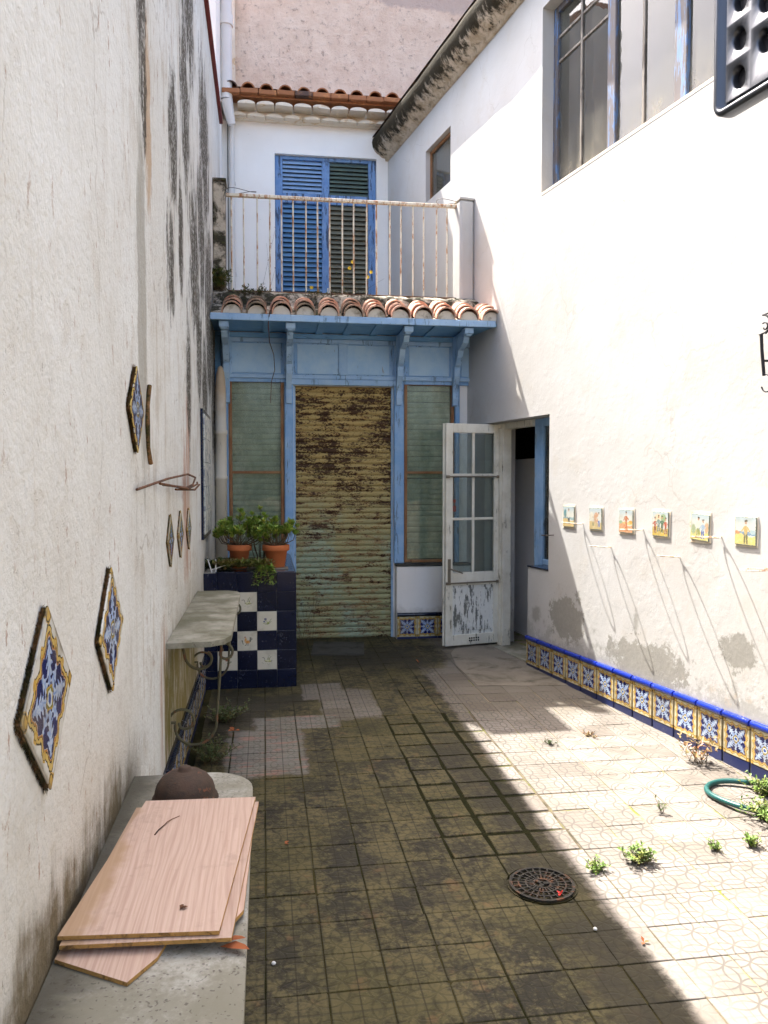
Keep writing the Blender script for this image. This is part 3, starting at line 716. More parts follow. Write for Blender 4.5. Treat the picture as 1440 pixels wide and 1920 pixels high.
for nm, fn in (('swan', d_swan), ('flower', d_flower), ('rooster', d_rooster), ('duck', d_duck)): painted('tile_' + nm, .075, W_, fn)
def scene_tile(i, figs, ground, sea=None, extra=()):
    def draw(t, a, b, c):
        c = t.mix(t.sm(b, .2, .9), lin('#d4d6cc'), lin('#b5c6cc'))
        if sea: c = t.mix(t.sm(t.ab(b + .18), .14, .12), c, sea)
        c = t.mix(t.sm(b + .12 * t.sin(a * 3.1), -.25, -.33), c, ground)
        for e in extra: c = t.mix(el(t, a, b, *e[:4]), c, lin(e[4]))
        for (fx, fy, s, cc, leg) in figs:
            c = t.mix(seg(t, a, b, fx - .07 * s, fy - .2 * s, fx - .1 * s, fy - .75 * s, .09 * s), c, lin(leg))
            c = t.mix(seg(t, a, b, fx + .07 * s, fy - .2 * s, fx + .13 * s, fy - .75 * s, .09 * s), c, lin(leg))
            c = t.mix(el(t, a, b, fx, fy + .05 * s, .2 * s, .34 * s), c, lin(cc))
            c = t.mix(seg(t, a, b, fx - .14 * s, fy + .22 * s, fx - .34 * s, fy - .05 * s, .06 * s), c, lin(cc)); c = t.mix(seg(t, a, b, fx + .14 * s, fy + .22 * s, fx + .3 * s, fy, .06 * s), c, lin(cc))
            c = t.mix(el(t, a, b, fx, fy + .52 * s, .11 * s, .14 * s), c, lin('#b98a6a')); c = t.mix(el(t, a, b, fx, fy + .62 * s, .14 * s, .08 * s), c, lin('#3b3430'))
        c = t.mix(t.sm(t.mx(t.ab(a), t.ab(b)), .94, .96), c, lin('#7d8a7a'))
        return c
    painted('scene_tile_%d' % i, .079, lin('#d9dcd2'), draw)
scene_tile(0, [(.05, .1, 1.0, '#d8d8cc', '#33404a')], lin('#d0b478'), lin('#8aaab0'), ((-.6, .3, .3, .5, '#4a8a96'),))
scene_tile(1, [(-.4, -.2, .6, '#d4cfc0', '#6a7a5a'), (.55, .0, .9, '#cfd3cc', '#3a62a8')], lin('#c9b27a'), None, ((.15, .1, .45, .6, '#c79a78'), (-.6, .3, .3, .4, '#dcd8c8')))
scene_tile(2, [(.05, .15, 1.05, '#b8683a', '#c06a34')], lin('#d6976a'), lin('#d9c27c'), ((-.7, -.1, .3, .16, '#8fae8a'), (.7, -.05, .3, .16, '#d4a040')))
scene_tile(3, [(-.65, -.05, .9, '#a84a38', '#7a3a30'), (-.2, .1, .9, '#6f8a86', '#4a6a70'), (.25, .05, .9, '#3f6a52', '#2f4a3c'), (.68, -.05, .9, '#b8543c', '#8a4a34')], lin('#cdb04e'), None, ((-.3, .5, .5, .4, '#dcc9a8'), (.4, .5, .4, .4, '#8aa87a')))
scene_tile(4, [(-.15, .1, 1.0, '#d6d4c4', '#7a8a4a'), (.35, -.05, 1.0, '#9ab0c4', '#2f5aa8')], lin('#d8cc7c'), None, ((-.65, -.2, .3, .45, '#9ab08a'), (.75, 0, .25, .5, '#c9a27c')))
scene_tile(5, [(.05, .0, 1.15, '#c2a86a', '#6a6a4a')], lin('#d8c878'), lin('#6a90b0'), ((-.75, -.12, .3, .14, '#c98a5a'), (.7, -.05, .35, .2, '#a8c0c4')))
def m_tilepanel(t):
    x, y, z = t.xyz(t.obj()); P = t.geo(); n = t.nz(P, 12, 5, .7, 1.0)
    c = t.mix(t.sm(n, .5, .56) * .6, lin('#dcdcd4'), lin('#5d6a8c'))
    return dict(c=c, r=.2, s=.5)
MAT['blue_white_tile'] = material('blue_white_tile', m_tilepanel)
def m_mossedge(t):
    P = t.geo(); n = t.nz(P, 60, 5, .75); m = t.nz(P, 14, 4, .7)
    c = t.mix(t.sm(m, .4, .6), lin('#8f6a48'), lin('#3a3424')); c = t.mix(t.sm(n, .45, .6) * .8, c, t.mix(m, lin('#2a2718'), lin('#5a5a2c')))
    return dict(c=c, r=.95, s=.1, b=n, bs=.9, bd=.01)
MAT['moss_edge'] = material('moss_edge', m_mossedge)
# ================================================================ setting: ground, floor and its tiles
def rwx(y): return 2.21 + K * (y - 6.51)                      # X of the right wall face at world Y
g = MB(); g.add([(-60, -60, -.4), (60, -60, -.4), (60, 60, -.4), (-60, 60, -.4)], [(0, 1, 2, 3)])
obj('ground', g.mesh('ground', 'earth'), kind='structure')
b = MB(); b.box(-.75, 4.6, -11.0, 1.2, -.3, -.0035)
floor = obj('floor', b.mesh('floor', 'joint_soil'), frame=FF, kind='structure')

def tile_variant(seed, m):
    random.seed(seed); a = .0989; out = []
    for (sx, sy, dx, dy) in ((-1, -1, 1, 0), (1, -1, 0, 1), (1, 1, -1, 0), (-1, 1, 0, -1)):
        cx_, cy_ = sx * a, sy * a
        if random.random() < .3:
            q = random.uniform(.004, .016); p_ = random.uniform(.004, .016)      # a chipped corner
            pdx, pdy = {(1, 0): (0, 1), (0, 1): (-1, 0), (-1, 0): (0, -1), (0, -1): (1, 0)}[dx, dy]
            out.append((cx_ + pdx * q, cy_ + pdy * q)); out.append((cx_ + dx * p_, cy_ + dy * p_))
        else: out.append((cx_, cy_))
        for f in (.35, .7):
            e = random.uniform(0, .0022); out.append((cx_ + dx * 2 * a * f - sx * e * abs(dy) if abs(dy) else cx_ + dx * 2 * a * f, cy_ + dy * 2 * a * f - sy * e if abs(dx) else cy_ + dy * 2 * a * f))
    n = len(out); bv = .0022; k = 1 - bv / a
    v = [(p[0], p[1], -.02) for p in out] + [(p[0], p[1], -.0018) for p in out] + [(p[0] * k, p[1] * k, 0) for p in out]
    f = [(i, (i + 1) % n, n + (i + 1) % n, n + i) for i in range(n)] + [(n + i, n + (i + 1) % n, 2 * n + (i + 1) % n, 2 * n + i) for i in range(n)] + [[2 * n + i for i in range(n)]]
    t = MB(); t.add(v, f); return t.mesh('tile', m), v, f
TVS = [tile_variant(100 + i, 'floor_tile') for i in range(9)]; random.seed(7)
camf = Vector((math.sin(math.radians(8.5)), math.cos(math.radians(8.5)), 0)); camr = Vector((camf.y, -camf.x, 0))
def seen(p):
    v = Vector(p) - Vector((0, 0, 1.57)); d = v.dot(camf)
    if d < .3: return False
    return abs(v.dot(camr) / d) < .52 and v.z / d > -.70
cells = []
for i in range(-3, 16):
    for j in range(-34, 6):
        X = .194 + .1 + .2 * i; Y = .017 + .1 + 6.9 + .2 * j
        if X < XL + .02 or X + .1 > rwx(Y) + .28 or Y > YF + .25: continue
        hid = (X < -.06 and Y < 2.85) or (X < .22 and Y > 6.2) or Y > 7.7
        cells.append((not (seen((X, Y, fz(Y))) and not hid), Vector((X, Y)).length, X, Y))
cells.sort()
rest = MB()
for n, (unseen, dist, X, Y) in enumerate(cells):
    rz = random.gauss(0, .008); tx, ty = random.gauss(0, .005), random.gauss(0, .005); dz = random.uniform(-.0012, .0012)
    loose = 1.0
    if .85 < X < 1.45 and 3.25 < Y < 5.3: loose = random.uniform(.86, .94); tx *= 2; ty *= 2; dz += .002; rz *= 3
    elif random.random() < .12: loose = random.uniform(.96, .985)
    loc = (X + random.gauss(0, .0012), Y - 6.9 + random.gauss(0, .0012), dz)
    TM, TV, TF = TVS[random.randrange(9)]; rz += PI / 2 * random.randrange(4)
    if not unseen and n < 300:
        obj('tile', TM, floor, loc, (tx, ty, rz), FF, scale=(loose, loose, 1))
    else:
        M = place(loc, (tx, ty, rz)); rest.add([M @ Vector((v[0] * loose, v[1] * loose, v[2])) for v in TV], TF)
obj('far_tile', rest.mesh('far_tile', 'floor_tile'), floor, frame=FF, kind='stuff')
# smooth cement by the side door, dark slab before the shutter
c = MB(); out = [(1.62, -.95), (1.95, -1.02), (2.33, -1.06), (2.22, -.30), (2.16, .35), (1.80, .42), (1.66, .10), (1.60, -.35)]
c.prism(out, -.004, .0035, 'z'); obj('cement_patch', c.mesh('cement_patch', 'cement'), floor, frame=FF)
c = MB(); c.prism([(.40, .20), (.87, .12), (.93, .62), (.46, .70)], -.002, .012, 'z')
obj('doorstep_slab', c.mesh('doorstep_slab', 'slate'), floor, frame=FF)

# ================================================================ wall with openings
def holed(mb, y0, y1, z0, z1, x0, x1, holes, sub=1.2):
    ys = sorted({y0, y1, *[h[0] for h in holes], *[h[1] for h in holes]}); zs = sorted({z0, z1, *[h[2] for h in holes], *[h[3] for h in holes]})
    def solid(i, j):
        if i < 0 or j < 0 or i >= len(ys) - 1 or j >= len(zs) - 1: return False
        cy = (ys[i] + ys[i + 1]) / 2; cz = (zs[j] + zs[j + 1]) / 2
        return not any(h[0] < cy < h[1] and h[2] < cz < h[3] for h in holes)
    for i in range(len(ys) - 1):
        for j in range(len(zs) - 1):
            if not solid(i, j): continue
            a, bb, p, q = ys[i], ys[i + 1], zs[j], zs[j + 1]
            mb.add([(x0, a, p), (x0, bb, p), (x0, bb, q), (x0, a, q)], [(0, 3, 2, 1)])
            mb.add([(x1, a, p), (x1, bb, p), (x1, bb, q), (x1, a, q)], [(0, 1, 2, 3)])
            if not solid(i - 1, j): mb.add([(x0, a, p), (x1, a, p), (x1, a, q), (x0, a, q)], [(0, 1, 2, 3)])
            if not solid(i + 1, j): mb.add([(x0, bb, p), (x1, bb, p), (x1, bb, q), (x0, bb, q)], [(0, 3, 2, 1)])
            if not solid(i, j - 1): mb.add([(x0, a, p), (x1, a, p), (x1, bb, p), (x0, bb, p)], [(0, 3, 2, 1)])
            if not solid(i, j + 1): mb.add([(x0, a, q), (x1, a, q), (x1, bb, q), (x0, bb, q)], [(0, 1, 2, 3)])

# baseboard pieces, shared by the three walls: painted tile, rounded cap, dark skirting
BT = MB().box(-.014, .004, -.099, .099, -.099, .099, .002).mesh('band_tile', 'band_azulejo')
cp = [(.004, -.018)] + [(-.012 - .016 * math.sin(a) , -.018 + .018 * (1 - math.cos(a)) * 1.0) for a in [PI * k / 8 for k in range(9)]] + [(.004, .018)]
CAP_LIT = MB().prism(cp, -.099, .099, 'y', smooth=False).mesh('cap_tile', 'navy_glaze_lit')  # brighter copy of the cap for the sunlit wall
CAP_SHADE = CAP_LIT.copy(); CAP_SHADE.materials.clear(); CAP_SHADE.materials.append(MAT['navy_glaze'])  # same cap in a darker blue for the shaded walls
SK = MB().box(-.012, .004, -.099, .099, -.10, .0, .002).mesh('skirting_tile', 'navy_skirting')
def band(parent, frame, ys, ztile=.112, cap=CAP_LIT):
    for y in ys:
        jz = random.gauss(0, .0008); jr = random.gauss(0, .004)
        obj('band_tile', BT, parent, (0, y, ztile + jz), (jr, 0, 0), frame)
        obj('cap_tile', cap, parent, (0, y, ztile + .1185), (random.gauss(0, .003), 0, 0), frame)
        obj('skirting_tile', SK, parent, (0, y, ztile - .101), (random.gauss(0, .003), 0, 0), frame)

# ================================================================ left wall
lw = thing('boundary_wall', 'tall stained white plaster wall along the left side of the yard', 'wall', (XL - .15, 4.5, 0))
w = MB(); w.box(XL - .3, XL, -4.0, 9.0, -.4, 5.42); obj('plaster_face', w.mesh('wall_face', 'left_plaster'), lw)
w = MB(); w.box(XL - .34, XL + .035, -4.0, 8.98, 5.422, 5.46, .004); obj('coping', w.mesh('coping', 'dark_red'), lw)
band(lw, FLW, [-(2.98 + .2005 * k) for k in range(16)], .112, CAP_SHADE)
# tall wall of the neighbour behind it, with a white downpipe and a beige pilaster
nb = thing('neighbour_wall', 'white upper wall rising behind the far end of the stained left wall', 'wall', (XL - .2, 10, 0))
w = MB(); w.box(XL - .5, XL - .03, 9.005, 11.2, -.3, 7.55); obj('plaster_face', w.mesh('nb_wall', 'house_plaster'), nb)
w = MB(); w.box(XL - .53, XL + .0, 9.01, 11.2, 7.552, 7.62, .004); obj('coping', w.mesh('nb_cop', 'terracotta'), nb)

# ================================================================ right-hand building
RB = tag(obj('side_building', None, None, (.15, 0, 0), (0, 0, 0), FR), 'white plastered side building with long upper window and open door on the right', 'building')
w = MB(); HOLES = [(0, .85, -.02, 2.10), (-.34, 0, .83, 2.10), (-3.6, -.18, 3.89, 5.37), (1.70, 2.40, 4.655, 5.22)]
holed(w, -9, 3.95, -.4, 5.66, 0, .32, HOLES)
rw = obj('wall', w.mesh('right_wall', 'right_plaster'), RB, frame=FR)
band(rw, FR, [-.105 - .2125 * k for k in range(17)], .112)
# little white pier that closes the balcony against this wall
# gutter: a rounded cement moulding under a projecting lip
prof = [(.02, 5.60), (-.03, 5.605), (-.035, 5.635), (-.075, 5.645), (-.11, 5.675), (-.135, 5.69), (-.165, 5.72), (-.19, 5.77), (-.20, 5.83), (-.19, 5.87), (.02, 5.90)]
w = MB(); n = 40; us = [-9 + (12.75) * i / n for i in range(n + 1)]; rings = []
for i, u in enumerate(us):
    wob = .012 * mnoise.noise((u * 1.7, 0, 0)); rings.append([(x + wob * (x < 0), u, z + .010 * mnoise.noise((u * 2.3, 5, x * 3))) for x, z in prof])
vv = [p for r in rings for p in r]; m_ = len(prof)
w.add(vv, [(i * m_ + k, i * m_ + k + 1, (i + 1) * m_ + k + 1, (i + 1) * m_ + k) for i in range(n) for k in range(m_ - 1)], True)
w.add(rings[-1], [list(range(m_))]); w.add(rings[0], [list(range(m_))[::-1]])
obj('gutter', w.mesh('gutter', 'gutter_cement'), RB, frame=FR)
w = MB(); w.add([(-.2, -9, 5.89), (-.2, 3.75, 5.89), (4, 3.75, 6.9), (4, -9, 6.9)], [(0, 3, 2, 1)]); w.box(3.9, 4.0, -9, 3.9, -.4, 6.85); w.box(.3, 3.9, 3.8, 3.92, -.4, 6.5)
obj('roof', w.mesh('side_roof', 'old_roof_tile'), RB, frame=FR)
# rooms behind the openings
w = MB()
def room(mb, x0, x1, y0, y1, z0, z1):
    v = [(x, y, z) for x in (x0, x1) for y in (y0, y1) for z in (z0, z1)]
    mb.add(v, [(4, 5, 7, 6), (0, 4, 6, 2), (1, 3, 7, 5), (0, 1, 5, 4), (2, 6, 7, 3)])
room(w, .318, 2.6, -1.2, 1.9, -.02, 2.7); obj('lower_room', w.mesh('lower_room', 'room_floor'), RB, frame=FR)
w = MB(); w.box(.55, .60, -1.1, 1.8, -.01, 1.78); obj('partition', w.mesh('partition', 'white_trim'), RB, frame=FR)
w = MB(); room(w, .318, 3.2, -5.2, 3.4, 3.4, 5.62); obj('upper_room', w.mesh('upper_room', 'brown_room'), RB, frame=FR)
# --- long upper window: stone sill, fixed frame, casements and panes
w = MB(); w.prism([(-.002, 3.88), (.14, 3.88), (.14, 3.945), (-.002, 3.902)], -3.6, -.18, 'y'); obj('window_sill', w.mesh('sill', 'limewash'), RB, frame=FR)
FX = .10
w = MB()
for (a, bb, z0, z1) in ((-.24, -.182, 3.93, 5.368), (-1.04, -.94, 3.93, 5.368), (-1.80, -1.68, 3.93, 5.368), (-2.56, -2.46, 3.93, 5.368), (-3.598, -3.53, 3.93, 5.368)):
    w.box(FX, FX + .06, a, bb, z0, z1, .006)
for (a, bb) in ((-.94, -.24), (-1.68, -1.04), (-2.46, -1.80), (-3.53, -2.56)):
    w.box(FX + .002, FX + .055, a, bb, 3.93, 3.965, .004); w.box(FX + .002, FX + .055, a, bb, 5.32, 5.368, .004)
bw = obj('window', w.mesh('long_window', 'window_blue'), RB, frame=FR)
w = MB()
for (bays, mat) in (((-.94, -.24, -.577), 0),):
    pass
cas = [(-.24, -.577), (-.577, -.94), (-1.04, -1.347), (-1.347, -1.68), (-1.80, -2.12), (-2.12, -2.46), (-2.56, -3.05), (-3.05, -3.53)]
for i in range(0, len(cas), 2):
    u = cas[i][1]; w = MB(); w.box(FX + .012, FX + .045, u - .014, u + .014, 3.966, 5.319, .004)
    if i == 0:
        for zz in (4.935, 5.13): w.box(FX + .014, FX + .043, -.939, -.592, zz - .011, zz + .011, .003); w.box(FX + .014, FX + .043, -.562, -.241, zz - .011, zz + .011, .003)
    obj('glazing_bar', w.mesh('glazing_bar', 'window_grey'), bw, frame=FR)
for i, (a, bb) in enumerate(cas):
    w = MB(); w.box(FX + .024, FX + .029, bb + .004, a - .004, 3.955, 5.33); obj('pane', w.mesh('pane', 'glass_dirty'), bw, frame=FR)
# --- small upper window
w = MB(); f0, f1, h0, h1 = 1.702, 2.398, 4.657, 5.218
for q in ((f0, f0 + .03, h0, h1), (f1 - .03, f1, h0, h1), (f0 + .03, f1 - .03, h0, h0 + .03), (f0 + .03, f1 - .03, h1 - .03, h1)): w.box(.05, .09, *q, .003)
sw = obj('window', w.mesh('small_window', 'bare_wood'), RB, frame=FR)
w = MB(); w.box(.066, .071, f0 + .025, f1 - .025, h0 + .025, h1 - .025); obj('pane', w.mesh('small_pane', 'glass_dirty'), sw, frame=FR)
# --- side light of the door: blue post, sash and navy tile sill
w = MB(); w.box(.15, .23, .03, .17, .0, 2.098, .006); w.box(.15, .21, -.338, .03, 2.03, 2.098, .005); w.box(.16, .21, -.338, -.30, .845, 2.03, .004); w.box(.155, .205, -.30, .03, .845, .89, .004)
sl = obj('side_window', w.mesh('side_window', 'blue_mid'), RB, frame=FR)
w = MB(); w.box(.175, .18, -.30, .03, .89, 2.03); obj('pane', w.mesh('side_pane', 'glass_door'), sl, frame=FR)
w = MB(); w.box(-.006, .16, -.338, .004, .832, .846, .003); obj('sill_tile', w.mesh('sill_tile', 'navy_glaze'), RB, frame=FR)
# --- door frame
w = MB(); w.box(.11, .20, .69, .80, -.01, 2.098, .006); w.box(.12, .20, .17, .69, 2.04, 2.098, .005); w.box(.10, .11, .72, .77, .0, 2.05, .003)
obj('door_frame', w.mesh('door_frame', 'old_white'), RB, frame=FR)
w = MB(); w.box(.02, .31, .01, .84, -.03, .012, .004); obj('threshold', w.mesh('threshold', 'stone'), RB, frame=FR)
# --- open leaf, swung out into the yard
DX0, DY0, DX1, DY1 = 1.645, 7.16, 2.205, 7.285
dl = math.hypot(DX1 - DX0, DY1 - DY0); FD = Matrix.Translation((DX0, DY0, 0)) @ Matrix.Rotation(math.atan2(DY1 - DY0, DX1 - DX0), 4, 'Z')
z0, z1 = .03, 2.09; H = z1 - z0; st = .072
w = MB()
w.box(0, st, 0, .04, z0, z1, .004); w.box(dl - st, dl, 0, .04, z0, z1, .004)
w.box(st, dl - st, .002, .038, z1 - .085, z1, .004); w.box(st, dl - st, .002, .038, z0 + .56, z0 + .68, .004); w.box(st, dl - st, .002, .038, z0, z0 + .10, .004)
w.box(-.012, .012, .036, .052, z0, z1, .003)
leaf = obj('door', w.mesh('door_leaf', 'old_white'), RB, frame=FD)
w = MB(); w.box(st, dl - st, .014, .026, z0 + .10, z0 + .56); 
for i in range(3):
    a = st + .03 + (dl - 2 * st - .06) / 3 * i; w.box(a + .003, a + (dl - 2 * st - .06) / 3 - .003, .008, .02, z0 + .135, z0 + .535, .003)
obj('panel', w.mesh('door_panel', 'flaked_white'), leaf, frame=FD)
w = MB(); pz0, pz1 = z0 + .68, z1 - .085; rows = [pz0, pz0 + (pz1 - pz0) * .385, pz0 + (pz1 - pz0) * .70, pz1]; mx_ = dl / 2
w.box(mx_ - .013, mx_ + .013, .008, .032, pz0, pz1, .003)
for zz in rows[1:3]: w.box(st, mx_ - .013, .009, .031, zz - .012, zz + .012, .003); w.box(mx_ + .013, dl - st, .009, .031, zz - .012, zz + .012, .003)
obj('glazing_bar', w.mesh('door_bars', 'old_white'), leaf, frame=FD)
for i in range(3):
    for (a, bb) in ((st, mx_ - .012), (mx_ + .012, dl - st)):
        w = MB(); w.box(a - .004, bb + .004, .018, .022, rows[i] + .008, rows[i + 1] - .008); obj('pane', w.mesh('door_pane', 'glass_door'), leaf, frame=FD)
w = MB(); w.box(.02, .05, -.006, .0, .60, .84, .002); w.tube([(.035, -.006, .75), (.035, -.045, .75), (.11, -.05, .725), (.15, -.048, .71)], .0075, 8)
obj('handle', w.mesh('door_handle', 'brass'), leaf, frame=FD)
w = MB()
for zz in (.615, 1.60): w.tube([(.01, -.012, zz), (dl - .01, -.012, zz)], .007, 8); w.box(.0, .03, -.02, .0, zz - .013, zz + .013, .002); w.box(dl - .05, dl - .0, -.018, .0, zz - .013, zz + .013, .002)
obj('hinge_bar', w.mesh('door_hinge_bar', 'brass'), leaf, frame=FD)
w = MB(); w.box(dl * .40, dl * .62, -.003, .003, z0 + .025, z0 + .075)
obj('vent_plate', w.mesh('vent_plate', 'old_white'), leaf, frame=FD)
w = MB()
for i in range(5):
    for j in range(2):
        cx_ = dl * .43 + i * dl * .04; w.tube([(cx_, -.0035, z0 + .04 + j * .022), (cx_, -.006, z0 + .04 + j * .022)], .0085, 8)
obj('vent_hole', w.mesh('vent_hole', 'black_iron'), leaf, frame=FD)
# small red lock hanging behind the glass
w = MB(); w.box(-.022, .022, -.012, .012, -.055, .0, .006); w.tube([(-.012, 0, 0), (-.012, 0, .025), (0, 0, .036), (.012, 0, .025), (.012, 0, 0)], .004, 6); w.box(-.02, .02, -.004, .004, .03, .062, .003)
tag(obj('padlock', w.mesh('padlock', 'red_bit'), None, (.105, .052, 1.33), (0, 0, 0), FD), 'small red lock hanging on the glass of the open white door', 'lock')

# pilaster-like closing pier of the balcony, fixed to the side building
w = MB(); w.box(-.15, -.001, 1.10, 1.30, 3.20, 4.26, .02); w.box(-.155, -.001, 1.095, 1.305, 4.262, 4.285, .004)
obj('pier', w.mesh('pier', 'right_plaster'), RB, frame=FR)
# ================================================================ rear house
RH = thing('rear_house', 'two storey house with blue shopfront, tiled canopy and balcony at the far end', 'house', (.8, YF, 0))
FB = Matrix.Translation((0, YF, 0)) @ Matrix.Rotation(PI / 2, 4, 'Z')             # local x into the wall, local y = -X
SX0, SX1, SZ = .28, 1.248, 2.475
WINS = ((-.335, .188, .75, 2.535), (1.354, 1.857, .755, 2.53))
w = MB(); holed(w, -2.35, .52, -.4, 3.02, 0, .22, [(-SX1, -SX0, -.05, SZ)] + [(-q[1], -q[0], q[2], q[3]) for q in WINS])
obj('wall', w.mesh('front_wall', 'house_plaster'), RH, frame=FB)
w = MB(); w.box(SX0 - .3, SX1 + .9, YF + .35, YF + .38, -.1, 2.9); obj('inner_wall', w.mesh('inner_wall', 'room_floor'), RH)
# low wall under the right window, with its tile band and a sill
w = MB(); w.box(1.268, 2.2, 7.655, YF - .001, -.2, .725, .006); lo = obj('low_wall', w.mesh('low_wall', 'house_plaster'), RH)
FBL = Matrix.Translation((0, 7.655, 0)) @ Matrix.Rotation(PI / 2, 4, 'Z')
band(lo, FBL, [-(1.372 + .2015 * k) for k in range(4)], .135, CAP_SHADE)
w = MB(); w.box(1.262, 2.2, 7.645, YF + .03, .726, .752, .004); obj('sill', w.mesh('low_sill', 'slate'), RH)
# blue timber front: posts, frieze panels, header
w = MB(); w.box(-.455, -.40, YF - .03, YF - .002, .0, 2.97, .004); obj('corner_board', w.mesh('corner_board', 'blue_header'), RH)
for (a, bb, zb) in ((-.398, -.338, .75), (.192, .277, .0), (1.252, 1.35, .752), (1.860, 1.905, .752)):
    w = MB(); w.box(a, bb, YF - .05, YF + .03, zb, 2.50, .006); obj('post', w.mesh('post', 'blue_mid'), RH)
w = MB(); w.box(-.398, 2.02, YF - .028, YF - .004, 2.502, 2.955); fr = obj('frieze', w.mesh('frieze', 'blue_mid'), RH)
for (a, bb) in ((-.30, .16), (.315, .735), (.775, 1.205), (1.40, 1.80), (1.925, 2.01)):
    w = MB(); w.box(a, bb, YF - .034, YF - .029, 2.585, 2.865, .002); obj('panel', w.mesh('frieze_panel', 'blue_panel'), fr)
w = MB()
w.box(-.398, 2.02, YF - .052, YF - .029, 2.535, 2.575, .004); w.box(-.398, 2.02, YF - .052, YF - .029, 2.875, 2.915, .004)
for xx in (-.345, .235, .755, 1.30, 1.86): w.box(xx - .045, xx + .045, YF - .050, YF - .029, 2.576, 2.874, .003)
obj('rail', w.mesh('frieze_rail', 'blue_light'), fr)
w = MB(); w.box(SX0 - .05, SX1 + .05, YF - .062, YF - .004, 2.478, 2.533, .005); obj('lintel', w.mesh('lintel', 'blue_light'), RH)
w = MB(); w.box(-.398, 2.02, YF - .058, YF - .029, 2.917, 2.962, .003); obj('header', w.mesh('header', 'blue_header'), RH)
# roller shutter
w = MB(); w.box(SX0 - .012, SX0 + .018, YF + .005, YF + .06, -.02, SZ, .003); w.box(SX1 - .018, SX1 + .012, YF + .005, YF + .06, -.02, SZ, .003)
rs = obj('roller_shutter', w.mesh('shutter_guide', 'blue_light'), RH)
nsl = 46; hs = (SZ - .02) / nsl; pf = [(.0, 0), (-.009, hs * .12), (-.013, hs * .4), (-.012, hs * .7), (-.006, hs * .92), (.002, hs * .985)]
SL = MB().sheet([(YF + .035 + a, z) for a, z in pf], 0, 1, 'x')
v = [(SX0 + .015 + p[0] * (SX1 - SX0 - .03), p[1] - (YF + .035), p[2]) for p in SL.v]; SL.v = v; SLM = SL.mesh('shutter_slat', 'shutter_paint')
for i in range(nsl): obj('slat', SLM, rs, (0, YF + .035 + random.gauss(0, .0012), .018 + hs * i), (random.gauss(0, .012), 0, 0))
w = MB(); w.box(SX0, SX1, YF + .05, YF + .055, 0, SZ); obj('backing', w.mesh('shutter_back', 'rust'), rs)
# shop windows with slatted blinds behind glass
for k, (a, bb, z0, z1) in enumerate(WINS):
    w = MB(); t_ = .032; mat = 'bare_wood'
    w.box(a + .002, a + t_, YF - .02, YF + .05, z0, z1, .004); w.box(bb - t_, bb - .002, YF - .02, YF + .05, z0, z1, .004)
    w.box(a + t_, bb - t_, YF - .018, YF + .05, z1 - t_, z1 - .001, .004); w.box(a + t_, bb - t_, YF - .018, YF + .05, z0, z0 + .025, .004)
    zm = 1.643; w.box(a + t_, bb - t_, YF - .012, YF + .02, zm - .012, zm + .012, .003)
    wi = obj('shop_window', w.mesh('shop_window', mat), RH)
    for (p, q) in ((z0 + .024, zm - .011), (zm + .011, z1 - t_ + .002)):
        m_ = MB(); m_.box(a + t_ - .004, bb - t_ + .004, YF + .004, YF + .008, p, q); obj('pane', m_.mesh('shop_pane', 'glass_shop'), wi)
    nb_ = 32; hb = (z1 - z0 - .06) / nb_
    m_ = MB().sheet([(YF + .055, 0), (YF + .047, hb * .2), (YF + .044, hb * .6), (YF + .049, hb * .93), (YF + .056, hb * .96)], a + t_, bb - t_, 'x')
    m_.v = [(p[0], p[1], p[2]) for p in m_.v]; bm_ = m_.mesh('blind_slat', 'blind_green')
    for i in range(nb_): obj('slat', bm_, wi, (0, random.gauss(0, .001), z0 + .03 + hb * i), (0, random.gauss(0, .0015), 0))
# brackets
BP = [(YF - .03, 2.29), (YF - .075, 2.30), (YF - .085, 2.36), (YF - .075, 2.43), (YF - .10, 2.50), (YF - .145, 2.57), (YF - .15, 2.63), (YF - .145, 2.66), (YF - .19, 2.68), (YF - .25, 2.74), (YF - .29, 2.80), (YF - .37, 2.815), (YF - .46, 2.84), (YF - .50, 2.875), (YF - .505, 2.89), (YF - .585, 2.892), (YF - .60, 2.91), (YF - .60, 2.958), (YF - .03, 2.958)]
w = MB(); w.prism(BP, -.026, .026, 'x'); w.box(-.042, .042, YF - .605, YF - .50, 2.905, 2.9585, .005)
BM = w.mesh('bracket', 'blue_light')
for xx in (-.345, .235, 1.295, 1.855): obj('bracket', BM, RH, (xx, 0, 0))
# canopy: soffit boards, joists, fascia
w = MB(); nbd = 5
cano = None
w.box(XL + .002, 2.12, 7.12, YF - .03, 2.972, 2.99); cano = obj('canopy', w.mesh('canopy', 'blue_header'), RH)
for xx in (.03, .52, .78, 1.04, 1.57):
    w = MB(); w.box(xx - .035, xx + .035, 7.15, YF - .06, 2.958, 2.9715, .003); obj('joist', w.mesh('joist', 'blue_header'), cano)
w = MB(); w.box(XL + .002, 2.09, 7.098, 7.122, 2.958, 3.016, .004); obj('fascia', w.mesh('fascia', 'blue_light'), cano)
